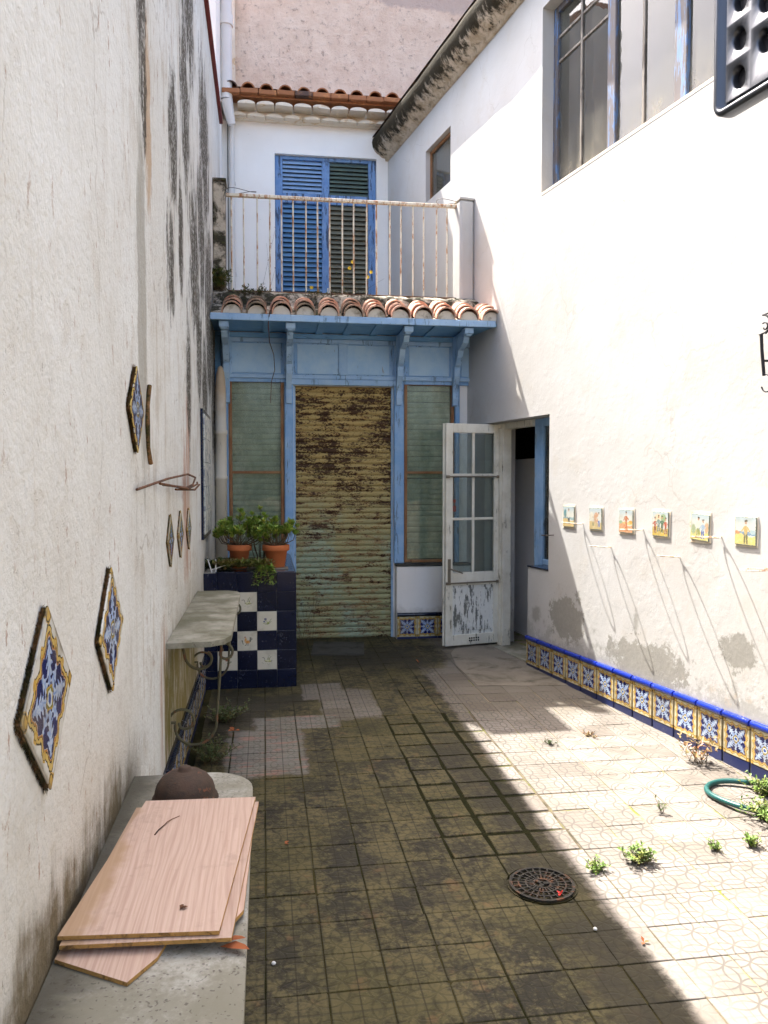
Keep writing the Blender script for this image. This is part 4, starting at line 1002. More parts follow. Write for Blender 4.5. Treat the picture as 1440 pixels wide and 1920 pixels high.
# barrel tiles of the canopy
def barrel(r0, r1, ln, th, seg=8, a0=-8, a1=188):
    m = MB(); oo = []; ii = []
    for y, r in ((0, r0), (ln, r1)):
        for k in range(seg + 1):
            a = math.radians(a0 + (a1 - a0) * k / seg); oo.append((r * math.cos(a), y, r * math.sin(a))); ii.append(((r - th) * math.cos(a), y, (r - th) * math.sin(a)))
    n = seg + 1
    m.add(oo, [(k, k + 1, n + k + 1, n + k) for k in range(seg)], True); m.add(ii, [(k + 1, k, n + k, n + k + 1) for k in range(seg)], True)
    for s0 in (0, n):
        e = oo[s0:s0 + n] + ii[s0:s0 + n]; m.add(e, [(k, n + k, n + k + 1, k + 1) for k in range(seg)])
    return m
BT1 = barrel(.092, .076, .26, .013).mesh('barrel_tile', 'roof_tile')
CH = MB().sheet([(.085 * math.cos(math.radians(a)), .085 + .085 * math.sin(math.radians(a))) for a in range(190, 351, 20)], 0, .46, 'y').mesh('channel_tile', 'roof_tile')
PL = MB(); pts = [(.080 * math.cos(math.radians(a)), .078 * math.sin(math.radians(a))) for a in range(0, 181, 20)]; PL.prism(pts, 0, .03, 'y'); PLM = PL.mesh('mortar_plug', 'mortar')
tilt = math.radians(17)
for k in range(12):
    xc = -.27 + .2115 * k
    for c_ in range(3):
        y = 7.10 + .115 * c_ + random.gauss(0, .006); z = 3.035 + .115 * c_ * math.tan(tilt) + .013 * c_ + random.gauss(0, .003)
        obj('roof_tile', BT1, cano, (xc + random.gauss(0, .004), y, z), (tilt, random.gauss(0, .03), random.gauss(0, .025)))
    obj('mortar_plug', PLM, cano, (xc, 7.125, 3.02), (random.gauss(0, .05), 0, 0))
for k in range(11): obj('channel_tile', CH, cano, (-.27 + .2115 * (k + .5), 7.17, 3.015), (tilt, 0, random.gauss(0, .02)))
w = MB(); w.prism([(7.13, 2.992), (7.52, 2.992), (7.52, 3.20)], XL + .003, 2.06, 'x'); obj('mortar_bed', w.mesh('mortar_bed', 'mossy_cement'), cano)
# balcony slab and its mossy edge, left pier
w = MB(); nx = 40; front = []
for i in range(nx + 1):
    x = XL + .004 + (2.055 - XL) * i / nx
    front.append([(x, 7.46 + .02 * mnoise.noise((x * 6, 1, 0)), 3.10), (x, 7.50 + .025 * mnoise.noise((x * 7, 4, 0)), 3.27 + .02 * mnoise.noise((x * 9, 2, 0))), (x, 7.58, 3.315 + .014 * mnoise.noise((x * 9, 7, 0))), (x, 7.80, 3.322), (x, 10.16, 3.33)])
vv = [p for r in front for p in r]; w.add(vv, [(i * 5 + k, i * 5 + 5 + k, i * 5 + 6 + k, i * 5 + 1 + k) for i in range(nx) for k in range(4)], True)
w.box(XL + .006, 2.05, 7.6, 10.16, 3.03, 3.09); obj('balcony_slab', w.mesh('balcony_slab', 'mossy_cement'), RH)
w = MB(); w.box(XL + .002, -.345, 7.60, 7.80, 3.25, 4.32, .012); w.box(XL + .002, -.335, 7.59, 7.81, 4.322, 4.345, .004); obj('pier', w.mesh('left_pier', 'mossy_cement'), RH)
# railing
w = MB(); YR = 7.68
w.box(-.345, 1.90, YR - .022, YR + .022, 4.208, 4.236, .004); ra = obj('railing', w.mesh('railing', 'rusty_bar'), RH)
w = MB(); w.box(-.33, 1.90, YR - .014, YR + .014, 3.328, 3.346, .003); obj('bottom_rail', w.mesh('bottom_rail', 'rust'), ra)
BAR = MB().tube([(0, 0, 3.34), (0, 0, 4.215)], .0078, 8, caps=False).mesh('bar', 'rusty_bar')
for i in range(20): obj('bar', BAR, ra, (-.288 + .1145 * i + random.gauss(0, .003), YR, 0), (random.gauss(0, .002), random.gauss(0, .002), random.uniform(0, 6)))
# upper storey
YU = 10.17
FU = Matrix.Translation((0, YU, 0)) @ Matrix.Rotation(PI / 2, 4, 'Z')
w = MB(); holed(w, -2.4, .6, 3.2, 6.3, 0, .3, [(-1.424, -.148, 3.335, 5.625)]); obj('upper_wall', w.mesh('upper_wall', 'house_plaster'), RH, frame=FU)
w = MB(); w.box(-.2, 1.7, YU + .4, YU + .43, 3.2, 6.0); obj('upper_inner_wall', w.mesh('upper_inner', 'room_floor'), RH)
w = MB()
for (a, bb, z0, z1) in ((.150, .245, 3.34, 5.622), (1.325, 1.422, 3.34, 5.622), (.735, .832, 3.34, 5.58)): w.box(a, bb, YU + .05, YU + .10, z0, z1, .005)
w.box(.245, 1.325, YU + .052, YU + .10, 5.581, 5.622, .004)
for z0, z1 in ((5.045, 5.165), (3.34, 3.47)): w.box(.245, .735, YU + .053, YU + .098, z0, z1, .004); w.box(.832, 1.325, YU + .053, YU + .098, z0, z1, .004)
bd = obj('balcony_door', w.mesh('balcony_door', 'blue_door'), RH)
def louvre(a, bb, z0, z1, n, mat):
    h = (z1 - z0) / n; m = MB(); m.prism([(-.020, .004), (.020, h * .98), (.024, h * .98 - .006), (-.016, -.002)], a, bb, 'x'); me = m.mesh('louvre', mat)
    for i in range(n): obj('slat', me, bd, (0, YU + .075, z0 + h * i), (random.gauss(0, .02), 0, 0))
louvre(.246, .734, 5.166, 5.578, 8, 'blue_slat'); louvre(.833, 1.324, 5.166, 5.578, 8, 'green_slat')
louvre(.246, .734, 3.471, 5.044, 26, 'blue_slat_dark'); louvre(.833, 1.324, 3.471, 5.044, 26, 'khaki_slat')
w = MB(); w.box(.80, .815, YU + .038, YU + .052, 3.6, 4.0, .003); w.box(.795, .82, YU + .036, YU + .05, 3.72, 3.8, .003); obj('bolt', w.mesh('door_bolt', 'old_white'), bd)
# cornice of limewashed tiles, brick course and roof edge
w = MB(); w.box(-.46, 2.3, 10.10, YU - .002, 5.985, 6.17); co = obj('cornice', w.mesh('cornice', 'limewash'), RH)
CT = MB(); pts = [(.105 * math.cos(math.radians(a)), .04 * math.sin(math.radians(a))) for a in range(0, 181, 18)]; CT.prism(pts, 0, .2, 'y', smooth=False); CTM = CT.mesh('cornice_tile', 'limewash')
for r_ in range(2):
    for k in range(10): obj('cornice_tile', CTM, co, (-.30 + .225 * k + .11 * r_, 10.06 - .13 * r_ - .05, 5.99 + .088 * r_), (random.gauss(0, .05), random.gauss(0, .06), random.gauss(0, .03)))
BC = MB().box(-.105, .105, 0, .3, 0, .055, .006).mesh('brick_tile', 'old_roof_tile')
for k in range(11): obj('brick_tile', BC, co, (-.37 + .2165 * k, 9.845 + random.gauss(0, .01), 6.192 + random.gauss(0, .006)), (random.gauss(0, .02), random.gauss(0, .02), random.gauss(0, .03)))
w = MB(); w.add([(-.46, 9.9, 6.275), (2.3, 9.9, 6.275), (2.3, 11.3, 6.62), (-.46, 11.3, 6.62)], [(0, 1, 2, 3)]); w.box(-.46, 2.3, 9.92, YU, 6.172, 6.19); rf = obj('roof', w.mesh('rear_roof', 'old_roof_tile'), RH)
RT = barrel(.085, .075, 1.3, .013, 8, 0, 180).mesh('ridge_barrel', 'old_roof_tile')
for k in range(11): obj('roof_tile', RT, rf, (-.37 + .2165 * k + random.gauss(0, .01), 9.87, 6.228 + random.gauss(0, .008)), (math.radians(14), random.gauss(0, .05), random.gauss(0, .01)))

# gable wall of the house beyond
pw = thing('gable_wall', 'rough pinkish rendered gable wall rising above the tiled roof edge', 'wall', (2, 11.4, 0))
w = MB(); w.box(-1.5, 7, 11.3, 11.6, -.3, 9.9); obj('rendered_face', w.mesh('gable', 'pink_render'), pw)
w = MB(); w.box(-.46, -.36, 11.2, 11.298, 6.4, 9.9, .006); obj('pilaster', w.mesh('pilaster', 'limewash'), pw)

# downpipes and cable
w = MB(); w.tube([(0, 0, 6.12), (0, 0, 8.6)], .07, 16); w.tube([(0, 0, 6.98), (0, 0, 7.1)], .085, 16); w.tube([(0, 0, 6.12), (.03, .03, 5.98), (.06, .05, 5.85)], .075, 14, r1=.045)
tag(obj('rain_pipe', w.mesh('rain_pipe', 'pvc'), None, (-.425, 9.92, 0)), 'thick white rain pipe with collar at top left beside the pink wall', 'pipe')
w = MB(); w.tube([(0, 0, 3.33), (0, 0, 5.98)], .036, 12); w.box(-.045, .045, .0, .05, 5.2, 5.23); w.box(-.045, .045, .0, .05, 4.1, 4.13)
tag(obj('downpipe', w.mesh('downpipe', 'pvc'), None, (-.375, 10.12, 0)), 'slim white downpipe in the upper corner behind the balcony railing', 'pipe')
w = MB(); w.tube([(-.415, 10.06, 6.2), (-.42, 10.05, 5.6), (-.418, 10.05, 4.5), (-.42, 10.05, 3.33)], .006, 6)
tag(obj('cable', w.mesh('cable', 'thin_cable')), 'thin dark cable running down the white upper corner beside the pipe', 'cable')
w = MB(); pr = [(.0, 0), (.054, 0), (.054, .74), (.060, .745), (.060, .775), (.053, .78), (.053, 1.16), (.060, 1.165), (.060, 1.20), (.052, 1.205), (.050, 1.55), (.044, 1.66), (.034, 1.74), (.02, 1.785), (0, 1.80)]
w.lathe(pr, 18); tag(obj('drainpipe', w.mesh('drainpipe', 'clay_pipe'), None, (-.40, 7.60, .83)), 'old cream clay drainpipe in the left corner beside the blue front', 'pipe')
# ================================================================ planter
pl = thing('tiled_planter', 'navy tiled planter box with checker of painted white tiles in the left corner', 'planter', (-.11, 6.6, 0))
PX1, PY0, PT = .235, 6.12, .866
w = MB(); w.box(XL + .002, PX1 - .012, PY0 + .012, 7.69, -.1, .80); obj('core', w.mesh('planter_core', 'grout'), pl)
w = MB(); w.box(XL + .08, PX1 - .10, PY0 + .10, 7.5, .80, .852); obj('soil', w.mesh('planter_soil', 'soil'), pl)
w = MB(); w.box(XL + .003, PX1 - .013, PY0 + .013, PY0 + .10, .801, .862); w.box(PX1 - .10, PX1 - .013, PY0 + .10, 7.69, .801, .862); obj('rim', w.mesh('planter_rim', 'grout'), pl)
FP = Matrix.Translation((0, PY0 + .012, 0)) @ Matrix.Rotation(PI / 2, 4, 'Z')
NT_ = MB().box(-.012, .0, -.0735, .0735, -.0735, .0735, .0022).mesh('navy_tile', 'navy_glaze')
PT_ = {}
for nm in ('swan', 'flower', 'rooster', 'duck'):
    c = NT_.copy(); c.materials.clear(); c.materials.append(MAT['tile_' + nm]); PT_[nm] = c
PIC = {(1, 2): 'swan', (2, 1): 'flower', (2, 3): 'flower', (3, 2): 'rooster', (4, 1): 'swan', (4, 3): 'duck'}
for r_ in range(6):
    for c_ in range(5):
        xc = PX1 - .0745 - .149 * c_; zc = PT - .0745 - .149 * r_
        sc = None
        if c_ == 4: xc = (XL + PX1 - .596) / 2; sc = (1, (PX1 - .596 - XL) / .149, 1)
        me = PT_[PIC[r_, c_]] if (r_, c_) in PIC else NT_
        obj('tile', me, pl, (0, -xc, zc), (random.gauss(0, .004), 0, random.gauss(0, .003)), FP, scale=sc)
FPS = Matrix.Translation((PX1 - .012, 0, 0)) @ Matrix.Rotation(PI, 4, 'Z')
for r_ in range(6):
    for c_ in range(10): obj('tile', NT_, pl, (0, -(PY0 + .0745 + .149 * c_), PT - .0745 - .149 * r_), (0, 0, 0), FPS)
for c_ in range(4): obj('tile', NT_, pl, (PX1 - .086 - .149 * c_, PY0 + .074, .8625), (0, PI / 2, 0))
for c_ in range(9): obj('tile', NT_, pl, (PX1 - .086, PY0 + .223 + .149 * c_, .8625), (0, PI / 2, 0))

# ================================================================ plants
def rosette(m, p, d, n, ln, w_):
    d = Vector(d).normalized(); o = d.orthogonal().normalized(); q = d.cross(o); a0 = random.uniform(0, 6)
    for i in range(n):
        a = a0 + i * 2.4; tilt_ = .3 + .5 * i / n
        dd = d * math.cos(tilt_ * 1.4) + (o * math.cos(a) + q * math.sin(a)) * math.sin(tilt_ * 1.4)
        m.leaf(p, dd, d, ln * random.uniform(.8, 1.15), w_, .18)
def jade(base, rx, h, n, ln, seed):
    random.seed(seed); st_ = MB(); lf = MB()
    for i in range(n):
        a = random.uniform(0, 2 * PI); r = rx * math.sqrt(random.random()); hh = h * random.uniform(.45, 1.0) * (1.0 - .35 * (r / rx) ** 2)
        p0_ = Vector((random.uniform(-.03, .03), random.uniform(-.03, .03), 0)); p2 = Vector((r * math.cos(a), r * math.sin(a), hh)); p1 = p0_.lerp(p2, .5) + Vector((r * .25 * math.cos(a), r * .25 * math.sin(a), -.02))
        st_.tube([p0_, p1, p2], .0045, 5, r1=.0022)
        for k in range(3):
            pp = p2 if k == 0 else p1.lerp(p2, random.uniform(.55, .9)) + Vector([random.uniform(-.02, .02) for _ in range(3)])
            rosette(lf, pp, (p2 - p1).normalized() + Vector((0, 0, .8)), random.randint(7, 10), ln, ln * .55)
    return st_, lf
POT = [(0, 0), (.62, 0), (.64, .02), (.83, .74), (.97, .745), (1.0, .77), (1.0, .98), (.97, 1.0), (.90, 1.0), (.88, .9), (0, .9)]
def potted(label, loc, r, h, fol):
    p = thing('potted_plant', label, 'plant', loc, group='terracotta pots on the planter')
    m = MB(); m.lathe([(a * r, z * h) for a, z in POT], 22); obj('pot', m.mesh('pot', 'terracotta'), p, loc)
    a, l = jade(None, *fol); top = (loc[0], loc[1], loc[2] + h * .9)
    obj('stem', a.mesh('stem', 'stem'), p, top); obj('foliage', l.mesh('foliage', 'leaf_jade'), p, top)
potted('jade plant in terracotta pot, the pot at the planter corner nearer the shutter', (.085, 6.34, .885), .107, .175, (.17, .25, 30, .050, 3))
potted('jade plant in terracotta pot half hidden by trailing leaves, nearer the left wall', (-.20, 6.40, .875), .095, .185, (.21, .28, 36, .050, 5))
m = MB(); m.box(-.16, .16, -.07, .07, 0, .018, .004)
tag(obj('white_tray', m.mesh('white_tray', 'cement'), None, (.02, 6.30, .866)), 'narrow pale tray under the terracotta pots on the planter', 'tray')
# tall thin jade sprig behind
a, l = jade(None, .10, .56, 8, .046, 11)
tp = thing('tall_sprig', 'tall leafy jade sprig rising between the two terracotta pots', 'plant', (-.03, 6.55, .85))
obj('stem', a.mesh('stem', 'stem'), tp, (-.03, 6.55, .85)); obj('foliage', l.mesh('foliage', 'leaf_jade'), tp, (-.03, 6.55, .85))
# trailing plant spilling over the front edge
def trail(seed, n, spread, base, drop, out):
    random.seed(seed); s_ = MB(); l_ = MB()
    for i in range(n):
        p = Vector((random.uniform(-spread, spread), random.uniform(-.02, .06), 0)); pts_ = [p.copy()]
        L = random.uniform(.5, 1.0); d = Vector((random.uniform(-.4, .4), -1, .9))
        for k in range(7):
            q = pts_[-1] + Vector((d.x * .02, d.y * .022 * out, d.z * .02)) * L; d.z -= .5 * drop; d.x += random.uniform(-.3, .3); pts_.append(q)
        s_.tube(pts_, .0022, 4)
        for k in range(1, 8):
            for e in range(3):
                l_.leaf(pts_[k], (random.uniform(-1, 1), random.uniform(-1, .4), random.uniform(-.3, .9)), (0, 0, 1), random.uniform(.024, .042), random.uniform(.012, .020), .2)
    return s_, l_
for (seed, n, sp, base, drop, out, mat, lab) in ((21, 95, .16, (-.16, 6.23, .90), .42, 1.0, 'leaf_trail', 'bronze green trailing plant in front of the left terracotta pot'), (22, 16, .05, (.0, 6.15, .885), 1.1, .8, 'leaf_jade', 'bright green sprig hanging over the front of the navy planter'), (23, 60, .10, (-.36, 6.33, .87), .25, .6, 'leaf_dark', 'dark leafy weeds at the left end of the planter by the wall')):
    s_, l_ = trail(seed, n, sp, base, drop, out); q = thing('trailing_plant', lab, 'plant', base, group='plants growing on the planter')
    obj('stem', s_.mesh('stem', 'stem'), q, base); obj('foliage', l_.mesh('foliage', mat), q, base)
m = MB()
for (x0, x1, h) in ((0, -.03, .10), (.03, .028, .10)): m.tube([(x0, 0, 0), (x1, 0, h)], .005, 6)
m.tube([(.0, 0, .02), (.11, 0, .055)], .004, 6)
tag(obj('white_sticks', m.mesh('white_sticks', 'white_bit'), None, (-.40, 6.17, .868)), 'thin white plastic sticks poking up at the left end of the planter', 'sticks')

def weed(name, label, loc, n, h, spread, mat, ln, w_, seed, cat='weed', group=None, droop=.3, bare=.0):
    random.seed(seed); s_ = MB(); l_ = MB()
    for i in range(n):
        a = random.uniform(0, 2 * PI); sp_ = spread * random.uniform(.2, 1); hh = h * random.uniform(.4, 1)
        p = Vector((random.uniform(-.3, .3) * spread, random.uniform(-.3, .3) * spread, 0)); pts_ = [p]
        for k in range(1, 5):
            f = k / 4; pts_.append(p + Vector((math.cos(a) * sp_ * f, math.sin(a) * sp_ * f, hh * (f - droop * f * f))))
        s_.tube(pts_, .0016, 4, r1=.0008)
        for k in range(1, 5):
            if random.random() < bare: continue
            for e in range(3): l_.leaf(pts_[k], (random.uniform(-1, 1), random.uniform(-1, 1), random.uniform(-.2, 1)), (0, 0, 1), ln * random.uniform(.6, 1.2), w_ * random.uniform(.7, 1.2), .2)
    q = thing(name, label, cat, loc, group=group)
    obj('stem', s_.mesh('stem', 'stem'), q, loc); obj('foliage', l_.mesh('foliage', mat), q, loc); return q
def onf(x, y): return (x, y, fz(y) - .004)
G = 'weeds growing from the floor joints'
weed('weed', 'bushy bright green weed in a floor joint beyond the iron drain', onf(1.585, 3.17), 34, .10, .075, 'leaf_weed', .020, .011, 31, group=G)
weed('weed', 'small green weed between the drain and the bushiest weed', onf(1.375, 3.13), 20, .06, .06, 'leaf_weed', .017, .009, 32, group=G)
weed('weed', 'small green weed in the sunny joint to the right of the bushiest weed', onf(1.97, 3.22), 12, .06, .045, 'leaf_weed', .016, .008, 33, group=G)
weed('weed', 'small green weed just below the coiled hose', onf(2.155, 3.24), 16, .08, .05, 'leaf_weed', .018, .009, 34, group=G)
weed('grass_clump', 'dense green clump of weeds growing under the right end of the hose', onf(2.40, 3.46), 70, .13, .16, 'leaf_weed', .024, .011, 35, group=G)
weed('grass_clump', 'green clump at the wall foot behind the hose', onf(2.55, 3.75), 40, .12, .11, 'leaf_weed', .022, .010, 36, group=G)
weed('dry_plant', 'dry straggly plant against the tiled foot of the sunny wall', onf(2.46, 4.22), 16, .24, .17, 'leaf_dry', .035, .014, 37, group=G, bare=.3)
weed('dry_plant', 'tiny wilted plant standing in the sunny floor left of the hose', onf(1.93, 3.62), 4, .12, .05, 'leaf_dark', .025, .010, 38, group=G, bare=.4)
weed('weed', 'lone flat reddish weed near the tile band in the sun', onf(2.02, 4.72), 8, .03, .09, 'leaf_dry', .02, .008, 39, group=G)
weed('weed', 'small green weed in the sunlit floor next to the shadow edge', onf(1.72, 4.62), 8, .05, .04, 'leaf_dark', .018, .007, 40, group=G)
weed('weed_patch', 'dark tangled weeds on the floor between bench and planter', onf(-.27, 5.35), 46, .15, .17, 'leaf_dark', .026, .012, 41, group=G)
weed('weed_patch', 'dark weeds with light blades behind the stone bench by the left wall', onf(-.32, 4.6), 34, .20, .15, 'leaf_dark', .03, .009, 42, group=G)
weed('weed_patch', 'low weeds at the foot of the left wall under the stone shelf', onf(-.36, 4.0), 30, .16, .12, 'leaf_dark', .028, .010, 43, group=G)
weed('shutter_weed', 'thin reddish weed standing in front of the rusty shutter by the planter', onf(.38, 7.5), 16, .85, .20, 'leaf_dry', .035, .010, 44, bare=.45, droop=.1)
weed('balcony_weed', 'leafy green plant hanging down at the left end of the balcony', (-.40, 7.56, 3.30), 34, .40, .11, 'leaf_dark', .045, .022, 45, cat='plant', droop=.5)
weed('balcony_weed', 'low green weeds along the mossy balcony edge on the left', (-.12, 7.50, 3.28), 26, .09, .20, 'leaf_dark', .03, .012, 46, cat='plant', droop=.5)
weed('balcony_weed', 'low green weeds along the mossy balcony edge in the middle', (.55, 7.49, 3.27), 24, .07, .30, 'leaf_dark', .025, .010, 47, cat='plant', droop=.5)
fw = weed('flowering_weed', 'spindly weed with small yellow flowers in front of the shuttered balcony door', (.88, 7.85, 3.33), 9, .55, .32, 'leaf_weed', .022, .006, 48, cat='plant', bare=.6, droop=.25)
m = MB(); random.seed(5)
for (dx, dz) in ((-.02, .36), (.13, .22), (.16, .27), (-.05, .3), (-.42, .10)):
    for k in range(7):
        a = k * .9; m.leaf((dx, 0, dz), (math.cos(a), -.4, math.sin(a)), (0, -1, 0), .022, .014, .1)
obj('flower', m.mesh('flower', 'yellow_petal'), fw, (.88, 7.83, 3.33))
weed('dry_sprig', 'dry thin sprig behind the left railing bars', (.02, 7.80, 3.33), 3, .8, .18, 'leaf_dry', .02, .008, 49, cat='plant', bare=.6, droop=.05)

# ================================================================ shelf, bench and what lies on it
SHZ = .81
sh = thing('stone_shelf', 'grey stone shelf on rusty scroll brackets fixed to the left wall', 'shelf', (XL, 4.7, 0))
xo, y0_, y1_ = -.165, 3.79, 5.57
outl = [(XL + .002, y0_), (xo - .09, y0_ + .02), (xo - .03, y0_ + .07), (xo, y0_ + .16), (xo, y1_ - .13), (xo - .03, y1_ - .05), (xo - .09, y1_), (XL + .002, y1_)]
m = MB(); m.prism(outl, SHZ - .026, SHZ, 'z'); obj('slab', m.mesh('shelf_slab', 'stone'), sh)
def spiral(cx_, cz_, r0, r1, a0, a1, n=22): return [(cx_ + (r0 + (r1 - r0) * k / n) * math.cos(a0 + (a1 - a0) * k / n), cz_ + (r0 + (r1 - r0) * k / n) * math.sin(a0 + (a1 - a0) * k / n)) for k in range(n + 1)]
def scrollbr():
    m = MB()
    def T3(pts_, r=.007): m.tube([(p[0], 0, p[1]) for p in pts_], r, 7)
    zt = SHZ - .043
    T3([(XL + .01, zt), (xo - .01, zt)], .009)
    T3([(xo - .012, zt)] + spiral(xo - .035, zt - .048, .045, .015, PI * .4, -PI * 1.4))
    T3([(xo - .05, zt - .01), (xo - .06, zt - .18), (xo - .075, zt - .36)] + spiral(xo - .19, zt - .40, .115, .085, .15, -PI * 1.05) + spiral(xo - .235, zt - .385, .075, .022, PI, -PI * .95))
    T3(spiral(xo - .14, zt - .06, .03, .085, PI * .2, -PI * .95) + [(xo - .235, zt - .02)])
    return m.mesh('scroll_bracket', 'green_iron')
SB = scrollbr()
for y in (3.98, 5.30): obj('bracket', SB, sh, (0, y, 0))

BZ = .53
be = thing('stone_bench', 'weathered pale stone bench slab along the left wall in the foreground', 'bench', (-.25, 2, fz(2)))
bx = -.046; by1 = 2.86
outl = [(XL + .003, -1.0), (bx, -1.0), (bx, by1 - .16)] + [(bx - .16 + .16 * math.cos(a), by1 - .16 + .16 * math.sin(a)) for a in [PI / 2 * k / 7 for k in range(1, 7)]] + [(bx - .16, by1), (XL + .003, by1)]
m = MB(); m.prism(outl, BZ - .035, BZ, 'z'); m.prism([(p[0] - .002 if p[0] > -.4 else p[0], p[1] - .002 if p[1] > 0 else p[1]) for p in outl], BZ - .001, BZ + .002, 'z'); obj('slab', m.mesh('bench_slab', 'marble'), be)
for y in (-.6, .9, 2.35):
    m = MB(); m.box(XL + .003, bx - .10, y - .09, y + .09, fz(y) - .02, BZ - .036, .006); obj('support', m.mesh('bench_support', 'house_plaster'), be)
# laminate boards
def board(label, poly, z, seed, tiltx=0.0, tilty=0.0, th=.009):
    cx_ = sum(p[0] for p in poly) / len(poly); cy_ = sum(p[1] for p in poly) / len(poly)
    m = MB(); q = [(p[0] - cx_, p[1] - cy_) for p in poly]; n = len(q)
    m.cur = 0; m.add([(p[0], p[1], th) for p in q], [list(range(n))]); m.add([(p[0], p[1], 0) for p in q], [list(range(n))[::-1]])
    m.cur = 1; m.add([(p[0], p[1], 0) for p in q] + [(p[0], p[1], th) for p in q], [(i, (i + 1) % n, n + (i + 1) % n, n + i) for i in range(n)])
    return tag(obj('laminate_board', m.mesh('board', 'board_face', 'board_core'), None, (cx_, cy_, z), (tiltx, tilty, 0)), label, 'board', 'pinkish boards stacked on the bench')
board('lowest pinkish board, its cut corner sticking out at the near end', [(-.452, 1.76), (-.285, 1.655), (-.235, 1.735), (-.10, 2.30), (-.38, 2.47)], BZ + .003, 1)
board('second board from the bottom, edge showing along the right side', [(-.43, 1.79), (-.095, 1.80), (-.055, 1.88), (-.035, 2.44), (-.385, 2.46)], BZ + .014, 2)
board('third board, a narrow strip of it showing at the right of the top board', [(-.445, 1.772), (-.078, 1.748), (-.024, 2.492), (-.395, 2.50)], BZ + .025, 3)
board('top pinkish wood grain board with a long thin scratch', [(-.453, 1.790), (-.105, 1.760), (-.034, 2.503), (-.370, 2.522)], BZ + .036, 4)
m = MB(); m.tube([(0, 0, 0), (.006, .025, .001), (.018, .055, .001), (.025, .075, .002), (.036, .095, .001), (.056, .115, .001)], .0020, 5, r1=.0011); tag(obj('twig', m.mesh('twig', 'rust'), None, (-.31, 2.27, BZ + .047)), 'thin brown twig lying on the top board', 'twig')
m = MB(); m.leaf((0, 0, 0), (1, .5, .1), (0, 0, 1), .02, .012); m.leaf((0, 0, .002), (.6, 1, .3), (0, 0, 1), .015, .01); tag(obj('dry_leaf', m.mesh('dry_leaf', 'rust'), None, (-.20, 1.86, BZ + .046)), 'tiny dark dry leaf on the near part of the top board', 'leaf')
m = MB(); m.leaf((0, 0, 0), (1, -.5, .12), (0, 0, 1), .075, .03); m.leaf((.01, .01, .005), (1, -.2, .2), (0, 0, 1), .05, .02); tag(obj('dry_leaf', m.mesh('dry_leaf_big', 'dead_leaf'), None, (-.105, 1.765, BZ + .006)), 'curled brown leaf under the near right corner of the boards', 'leaf')
m = MB(); pr = [(.103, 0), (.104, .010), (.098, .014), (.096, .030), (.089, .052), (.074, .072), (.051, .087), (.028, .093), (.022, .095), (.019, .104), (.011, .108), (0, .108)]
m.lathe(pr, 28); m.lathe([(0, 0), (.108, 0)], 28)
tag(obj('iron_dome', m.mesh('iron_dome', 'rusty_dome'), None, (-.262, 2.63, BZ + .003)), 'dark rusty dome shaped lid behind the boards on the bench', 'lid')

# ================================================================ things on the left wall
def plaque(label, y, z, half, th, mat, seed, moss=True, name='ceramic_plaque', depth=.0):
    """square tile hung on its corner"""
    F = FLW @ Matrix.Translation((-.0, -y, z)) @ Matrix.Rotation(PI / 4, 4, 'X')
    q = tag(obj(name, None, None, (0, 0, 0), (0, 0, 0), F), label, 'tile', 'diamond tiles on the left wall'); s_ = half / math.sqrt(2)
    m = MB(); m.box(-th, -th + .005, -s_, s_, -s_, s_, .0015); obj('glazed_face', m.mesh('plaque_face', mat), q, frame=F)
    m = MB(); random.seed(seed); e = s_ - .002; m.box(-th + .0051, .002, -e, e, -e, e, .002); obj('backing', m.mesh('plaque_back', 'moss_edge'), q, frame=F)
    if moss:
        m = MB()
        for i in range(1100):
            side = random.randint(0, 1); t_ = random.uniform(-e, e); dpt = random.uniform(-th + .005, .0)
            p = (dpt, e, t_) if side else (dpt, t_, -e)
            d = (random.uniform(-.6, .3), 1 if side else random.uniform(-.6, .6), random.uniform(-.6, .6) if side else -1)
            m.leaf(p, d, (1, 0, 0), random.uniform(.005, .016), .004, .1)
        obj('moss', m.mesh('plaque_moss', 'moss_edge'), q, frame=F, kind='stuff')
plaque('largest diamond tile with blue flower, mossy edge, nearest on the left wall', 1.735, 1.115, .195, .014, 'plaque_azulejo', 1)
plaque('large diamond tile with blue flower, second along the left wall', 2.43, 1.13, .185, .015, 'plaque_azulejo', 2)
plaque('diamond tile high on the left wall at the edge of the grey cement strip', 2.95, 1.82, .155, .016, 'plaque_azulejo', 3)
m = MB(); pts_ = [(3.295, 1.945), (3.262, 1.865), (3.235, 1.79), (3.262, 1.70), (3.305, 1.635)]
m.tube([(-.010 + .004 * (k % 2), -p[0], p[1]) for k, p in enumerate(pts_)], .009, 7); m.tube([(-.004, -p[0] - .014, p[1]) for p in pts_[1:4]], .006, 6)
tag(obj('plaque_remnant', m.mesh('plaque_remnant', 'moss_edge'), None, frame=FLW), 'brown mortar edge left by a lost tile beside the high diamond tile', 'remnant')
plaque('nearest of three small diamond tiles in a row above the shelf', 3.97, 1.276, .131, .012, 'small_azulejo', 5, False)
plaque('middle of three small diamond tiles in a row above the shelf', 4.44, 1.276, .131, .012, 'small_azulejo', 6, False)
plaque('farthest of three small diamond tiles in a row above the shelf', 4.92, 1.277, .128, .012, 'small_azulejo', 7, False)
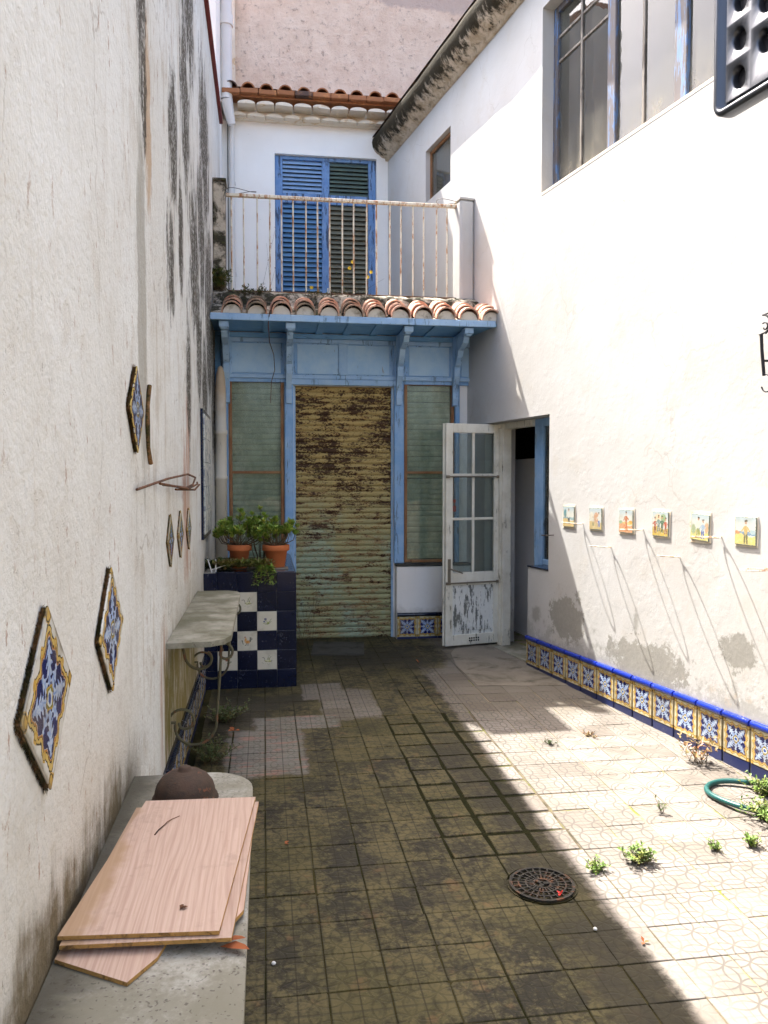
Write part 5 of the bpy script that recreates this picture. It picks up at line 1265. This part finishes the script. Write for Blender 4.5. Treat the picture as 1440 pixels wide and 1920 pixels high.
# tile picture with navy border
tpn = tag(obj('tile_picture', None, None, (0, -6.38, 1.13), (0, 0, 0), FLW), 'tall blue and white tile picture with navy border on the left wall near the pipe', 'tile picture')
m = MB(); m.box(-.018, .002, -.42, .42, 0, .96); obj('backing', m.mesh('tp_back', 'navy_glaze'), tpn, (0, -6.38, 1.13), frame=FLW)
m = MB().box(-.026, -.0181, -.1215, .1215, -.088, .088, .0015); TPM = m.mesh('tp_tile', 'blue_white_tile')
for r_ in range(5):
    for c_ in range(3): obj('tile', TPM, tpn, (0, -6.38 - .246 + .246 * c_, 1.13 + .125 + .1785 * r_), (0, 0, 0), FLW)
# bent rusty wire
m = MB()
def wy(px_): return -(px_)
for pts_ in ([(0, 2.93, 1.536), (-.04, 3.5, 1.575), (-.05, 4.3, 1.60), (-.03, 5.0, 1.585)], [(-.03, 5.0, 1.585), (-.05, 4.6, 1.545), (-.05, 4.2, 1.53), (-.02, 3.5, 1.55)], [(-.02, 3.4, 1.555), (-.06, 4.2, 1.525), (-.05, 4.9, 1.545), (-.02, 5.25, 1.555)], [(-.03, 3.9, 1.525), (-.06, 4.6, 1.515), (-.03, 5.3, 1.54)]):
    m.tube([(p[0] - .012, -p[1], p[2]) for p in pts_], .0055, 6)
tag(obj('bent_wire', m.mesh('bent_wire', 'rust'), None, frame=FLW), 'bundle of bent rusty wire fixed flat to the left wall', 'wire')

# ================================================================ things on the right wall
PTI = MB().box(-.010, .004, -.079, .079, -.079, .079, .002).mesh('pt', 'navy_glaze')
LAB = ('leftmost small picture tile, figure by blue water, next to the window edge', 'second picture tile from the left, figures by a brown door', 'third picture tile from the left, man in orange', 'fourth picture tile from the left, crowded with several figures', 'fifth picture tile, man and woman in blue skirt', 'rightmost picture tile, lone figure before a blue sea')
for i in range(6):
    c = PTI.copy(); c.materials.clear(); c.materials.append(MAT['scene_tile_%d' % i])
    t_ = tag(obj('picture_tile', c, None, (0, -.653 - .3655 * i, 1.288), (random.gauss(0, .025), 0, 0), FR), LAB[i], 'tile', 'row of picture tiles on the sunny wall')
    m = MB(); random.seed(60 + i); pts_ = [((.083 + random.uniform(0, .012)) * sx, (.083 + random.uniform(0, .012)) * sy) for sx, sy in ((-1, -1), (-.3, -1.02), (.4, -1), (1, -1), (1.03, .1), (1, 1), (.2, 1.03), (-1, 1), (-1.04, .2))]
    m.prism(pts_, -.004, .003, 'x'); obj('mortar', m.mesh('pt_mortar', 'limewash'), t_, (0, -.653 - .3655 * i, 1.288), (0, 0, 0), FR)
HL = ('plant ring hook left of the second picture tile', 'low plant ring hook under the gap between second and third picture tile', 'plant ring hook just right of the orange man tile', 'low plant ring hook under the gap between fourth and fifth picture tile', 'plant ring hook between the two rightmost picture tiles', 'low plant ring hook at the right edge below the last picture tile')
for i in range(6):
    u = -.84 - .3615 * i; z = 1.245 if i % 2 == 0 else 1.10; dd = (.15, .16, .155, .165, .18, .17)[i]; rr_ = dd / 2
    m = MB(); m.tube([(-.014 - rr_ + rr_ * math.cos(a), rr_ * .62 * math.sin(a), -.006 * math.cos(a)) for a in [2 * PI * k / 26 for k in range(26)]], .0036, 6, closed=True)
    m.tube([(.01, 0, 0), (-.02, 0, -.002)], .0042, 6)
    tag(obj('plant_ring', m.mesh('plant_ring', 'rusty_bar'), None, (0, u, z), (0, random.gauss(0, .04), random.gauss(0, .1)), FR), HL[i], 'hook', 'iron plant rings on the sunny wall')
m = MB(); m.tube([(.0, 0, 0), (-.05, .015, -.003), (-.10, .02, 0)], .005, 6); tag(obj('wall_hook', m.mesh('wall_hook', 'wire'), None, (0, -.42, 1.13), (0, 0, 0), FR), 'small pale hook beside the blue side window', 'hook')
# nail and little bolts
# iron scroll at the right edge
m = MB()
def S3(pts_, r=.005): m.tube([(0, p[0], p[1]) for p in pts_], r, 7)
for s in (1, -1):
    c0 = -2.86
    def mr(pts_): return [(c0 + s * (p[0] - c0), p[1]) for p in pts_]
    S3(mr(spiral(-2.655, 2.385, .055, .050, PI * .5, PI * 1.35, 12)), .005); S3(mr(spiral(-2.665, 2.385, .045, .012, PI * .5, -PI * .9)), .005) if False else None
    S3(mr([(-2.72, 2.445), (-2.66, 2.44)] + spiral(-2.66, 2.39, .050, .046, PI * .5, PI * 1.5, 12)[::1] + [(-2.635, 2.34)]), .0045)
    S3(mr(spiral(-2.672, 2.375, .026, .008, PI * .3, PI * 1.9, 14)), .0045)
    S3(mr([(-2.648, 2.342), (-2.655, 2.25), (-2.672, 2.12)]), .009)
    S3(mr([(-2.672, 2.13)] + spiral(-2.695, 2.075, .045, .04, PI * .65, PI * 1.9, 14)), .0045)
S3([(-2.72, 2.445), (-2.86, 2.46), (-3.0, 2.445)], .006)
m.tube([(.05, -2.86, 2.46), (0, -2.86, 2.46)], .007, 7); m.tube([(.05, -2.68, 2.2), (0, -2.657, 2.2)], .006, 7); m.tube([(.05, -3.04, 2.2), (0, -3.063, 2.2)], .006, 7)
tag(obj('iron_scroll', m.mesh('iron_scroll', 'black_iron'), None, (-.055, .03, 0), (0, 0, 0), FR), 'black wrought iron scroll mounted on the sunny wall at the right edge', 'ironwork')
# perforated black panel held off the wall
pp = tag(obj('perforated_panel', None, None, (-.35, -3.0, 3.42), (0, 0, 0), FR), 'glossy black perforated metal panel with rounded rim at the top right', 'panel')
m = MB(); U0, U1, Z0, Z1 = -3.50, -2.655, 3.475, 4.45; cu, cz = .165, .187; ncu = 5; ncz = 5
for a in range(ncu):
    for b_ in range(ncz):
        uc = U1 - .012 - cu * (a + .5); odd = a % 2
        lo = Z0 + cz * (b_ + (.5 if odd and b_ else 0)); hi = Z0 + cz * (b_ + 1 + (.5 if odd else 0)); zc = Z0 + cz * (b_ + .5 + (.5 if odd else 0))
        sq = []
        for (p, q) in (((-cu / 2, lo), (cu / 2, lo)), ((cu / 2, lo), (cu / 2, hi)), ((cu / 2, hi), (-cu / 2, hi)), ((-cu / 2, hi), (-cu / 2, lo))):
            for k in range(4): sq.append((p[0] + (q[0] - p[0]) * k / 4, p[1] + (q[1] - p[1]) * k / 4 - zc))
        n = 16; ho = []
        for p in sq:
            an = math.atan2(p[1] / cz, p[0] / cu); ho.append((.044 * math.cos(an) + .012 * math.sin(an), .060 * math.sin(an)))
        v = [(-.006, uc + p[0], zc + p[1]) for p in sq] + [(-.003, uc + p[0] * 1.12, zc + p[1] * 1.12) for p in ho] + [(.004, uc + p[0], zc + p[1]) for p in ho] + [(.035, uc + p[0] * .9, zc + p[1] * .9) for p in ho]
        m.add(v, [(j * n + k, (j + 1) * n + k, (j + 1) * n + (k + 1) % n, j * n + (k + 1) % n) for j in range(3) for k in range(n)], True)
obj('plate', m.mesh('perforated_plate', 'black_gloss'), pp, (-.35, 0, 0), frame=FR)
a0, a1, c0, c1 = U0 - .05, U1 + .055, Z0 - .065, Z1 + .07
def rrect(ins, x_, r, n=6):
    o = []; r = max(r - ins, .008)
    for (cu_, cz_, s0) in ((a1 - ins - r, c1 - ins - r, 0), (a0 + ins + r, c1 - ins - r, 1), (a0 + ins + r, c0 + ins + r, 2), (a1 - ins - r, c0 + ins + r, 3)):
        for k in range(n): an = PI / 2 * s0 + PI / 2 * k / (n - 1); o.append((x_, cu_ + r * math.cos(an), cz_ + r * math.sin(an)))
    return o
loops = [rrect(.004, .05, .07), rrect(0, .035, .07), rrect(0, -.02, .07), rrect(.010, -.032, .07), rrect(.026, -.034, .07), rrect(.034, -.028, .07), rrect(.038, .018, .07), rrect(.066, .018, .07), rrect(.072, -.004, .07)]
m = MB(); nl = len(loops[0]); m.add([p for l in loops for p in l], [(i * nl + k, i * nl + (k + 1) % nl, (i + 1) * nl + (k + 1) % nl, (i + 1) * nl + k) for i in range(len(loops) - 1) for k in range(nl)], True)
obj('rim', m.mesh('panel_rim', 'black_gloss'), pp, (-.35, 0, 0), frame=FR)
m = MB(); m.box(.036, .05, U0 - .03, U1 + .03, Z0 - .04, Z1 + .04, .02); obj('dark_back_sheet', m.mesh('panel_back', 'black_iron'), pp, (-.35, 0, 0), frame=FR)  # black sheet added so the holes and rim gap read dark
for zz in (3.75, 4.25):
    m = MB(); m.tube([(-.0, -2.95, zz), (.36, -2.95, zz)], .012, 8); m.box(.34, .352, -2.99, -2.91, zz - .04, zz + .04, .003); obj('arm', m.mesh('panel_arm', 'black_iron'), pp, (-.35, 0, 0), frame=FR)

# ================================================================ things on the floor
DX, DY = 1.105, 3.05; dr = thing('drain_cover', 'round rusty cast iron drain cover set in the floor by the shadow edge', 'drain', onf(DX, DY))
base = (DX, DY - 6.9, .003)
m = MB(); m.lathe([(0, -.004), (.143, -.004), (.143, .002)], 32); obj('pit', m.mesh('drain_pit', 'joint_soil'), dr, base, frame=FF)
m = MB()
for r0, r1 in ((.120, .132), (.092, .099), (.062, .069), (.030, .038)): m.lathe([(r0, .002), (r0, .008), (r1, .008), (r1, .002)], 36, smooth=False)
obj('ring', m.mesh('drain_ring', 'cast_iron'), dr, base, frame=FF)
m = MB(); m.box(-.0032, .0032, .036, .122, .0025, .0072); RIB = m.mesh('drain_rib', 'cast_iron')
for k in range(24): obj('rib', RIB, dr, base, (0, 0, 2 * PI * k / 24), FF)
m = MB()
for k in range(3): m.prism([(.034 * math.cos(2 * PI * k / 3 - .22), .034 * math.sin(2 * PI * k / 3 - .22)), (.034 * math.cos(2 * PI * k / 3 + .22), .034 * math.sin(2 * PI * k / 3 + .22)), (.010 * math.cos(2 * PI * k / 3 + 1.05), .010 * math.sin(2 * PI * k / 3 + 1.05)), (.010 * math.cos(2 * PI * k / 3 - 1.05), .010 * math.sin(2 * PI * k / 3 - 1.05))], .0025, .0085, 'z')
obj('hub', m.mesh('drain_hub', 'cast_iron'), dr, base, frame=FF)
m = MB()
pts_ = [(2.58, 3.86, .02)] + [(2.415 + (.155 + .012 * math.sin(3 * a)) * math.cos(a), 3.70 + (.20 + .015 * math.cos(2 * a + 1)) * math.sin(a), .016 + .006 * (1 + math.sin(2 * a))) for a in [PI * .25 + 1.72 * PI * k / 34 for k in range(35)]] + [(2.56, 3.50, .02), (2.66, 3.40, .02), (2.72, 3.2, .018), (2.70, 2.9, .016)]
m.tube([(p[0], p[1] - 6.9, p[2]) for p in pts_], .014, 12); tag(obj('garden_hose', m.mesh('garden_hose', 'hose'), None, frame=FF), 'teal green garden hose lying in a loop on the sunny floor', 'hose')
def bit(name, lab, cat, x, y, mat, sz, sh='leaf', z=.004):
    m = MB(); random.seed(int(x * 977 + y * 131))
    if sh == 'leaf':
        for k in range(3): m.leaf((0, 0, 0), (random.uniform(-1, 1), random.uniform(-1, 1), .25), (0, 0, 1), sz, sz * .6)
    else:
        m.lathe([(0, 0), (sz * .8, 0), (sz, sz * .5), (sz * .6, sz), (0, sz * 1.1)], 8)
    tag(obj(name, m.mesh(name, mat), None, (x, y - 6.9, z), (0, 0, 0), FF), lab, cat)
bit('pebble', 'small white pebble on the floor beside the bench', 'pebble', .021, 2.685, 'white_bit', .008, 'p')
bit('pebble', 'white pebble in the dark shade near the shadow edge', 'pebble', 1.19, 2.72, 'white_bit', .008, 'p')
bit('red_petal', 'small red petal on the rim of the drain cover', 'petal', 1.145, 2.95, 'red_bit', .02, 'leaf', .014)
bit('dry_leaf', 'orange dry leaf on the dark floor before the shutter', 'leaf', 1.303, 6.70, 'dead_leaf', .035)
bit('dry_leaf', 'small orange dry leaf among the weeds below the planter', 'leaf', -.20, 5.05, 'dead_leaf', .05, 'leaf', .03)
bit('dry_leaf', 'reddish dry leaf on the shaded floor right of the bench', 'leaf', .08, 3.55, 'dead_leaf', .022)
bit('dry_leaf', 'thin dry leaf lying on the shadow edge below the drain', 'leaf', 1.33, 2.62, 'dead_leaf', .022)
# loops of wire on the balcony ends
for (x, lab) in ((-.20, 'thin wire loop standing on the left end of the railing'), (1.80, 'thin wire loop standing on the right end of the railing')):
    m = MB(); m.tube([(.14 * math.cos(a), .05 * math.sin(a), .03 + .015 * math.sin(a * 2)) for a in [2 * PI * k / 24 for k in range(24)]], .003, 5, closed=True); m.tube([(-.12, 0, .0), (-.12, .02, .03)], .003, 5)
    tag(obj('wire_loop', m.mesh('wire_loop', 'wire'), None, (x, 7.68, 4.233)), lab, 'wire')
# withered tendril hanging from the canopy over the left panel
m = MB(); m.tube([(.055, 7.08, 3.05), (.04, 7.12, 2.93), (.05, 7.25, 2.80), (.09, 7.45, 2.72), (.10, 7.62, 2.60), (.07, 7.68, 2.50), (.06, 7.70, 2.3)], .0035, 5)
tag(obj('dry_tendril', m.mesh('dry_tendril', 'rust')), 'thin dry tendril hanging from the canopy over the left blue panel', 'tendril')
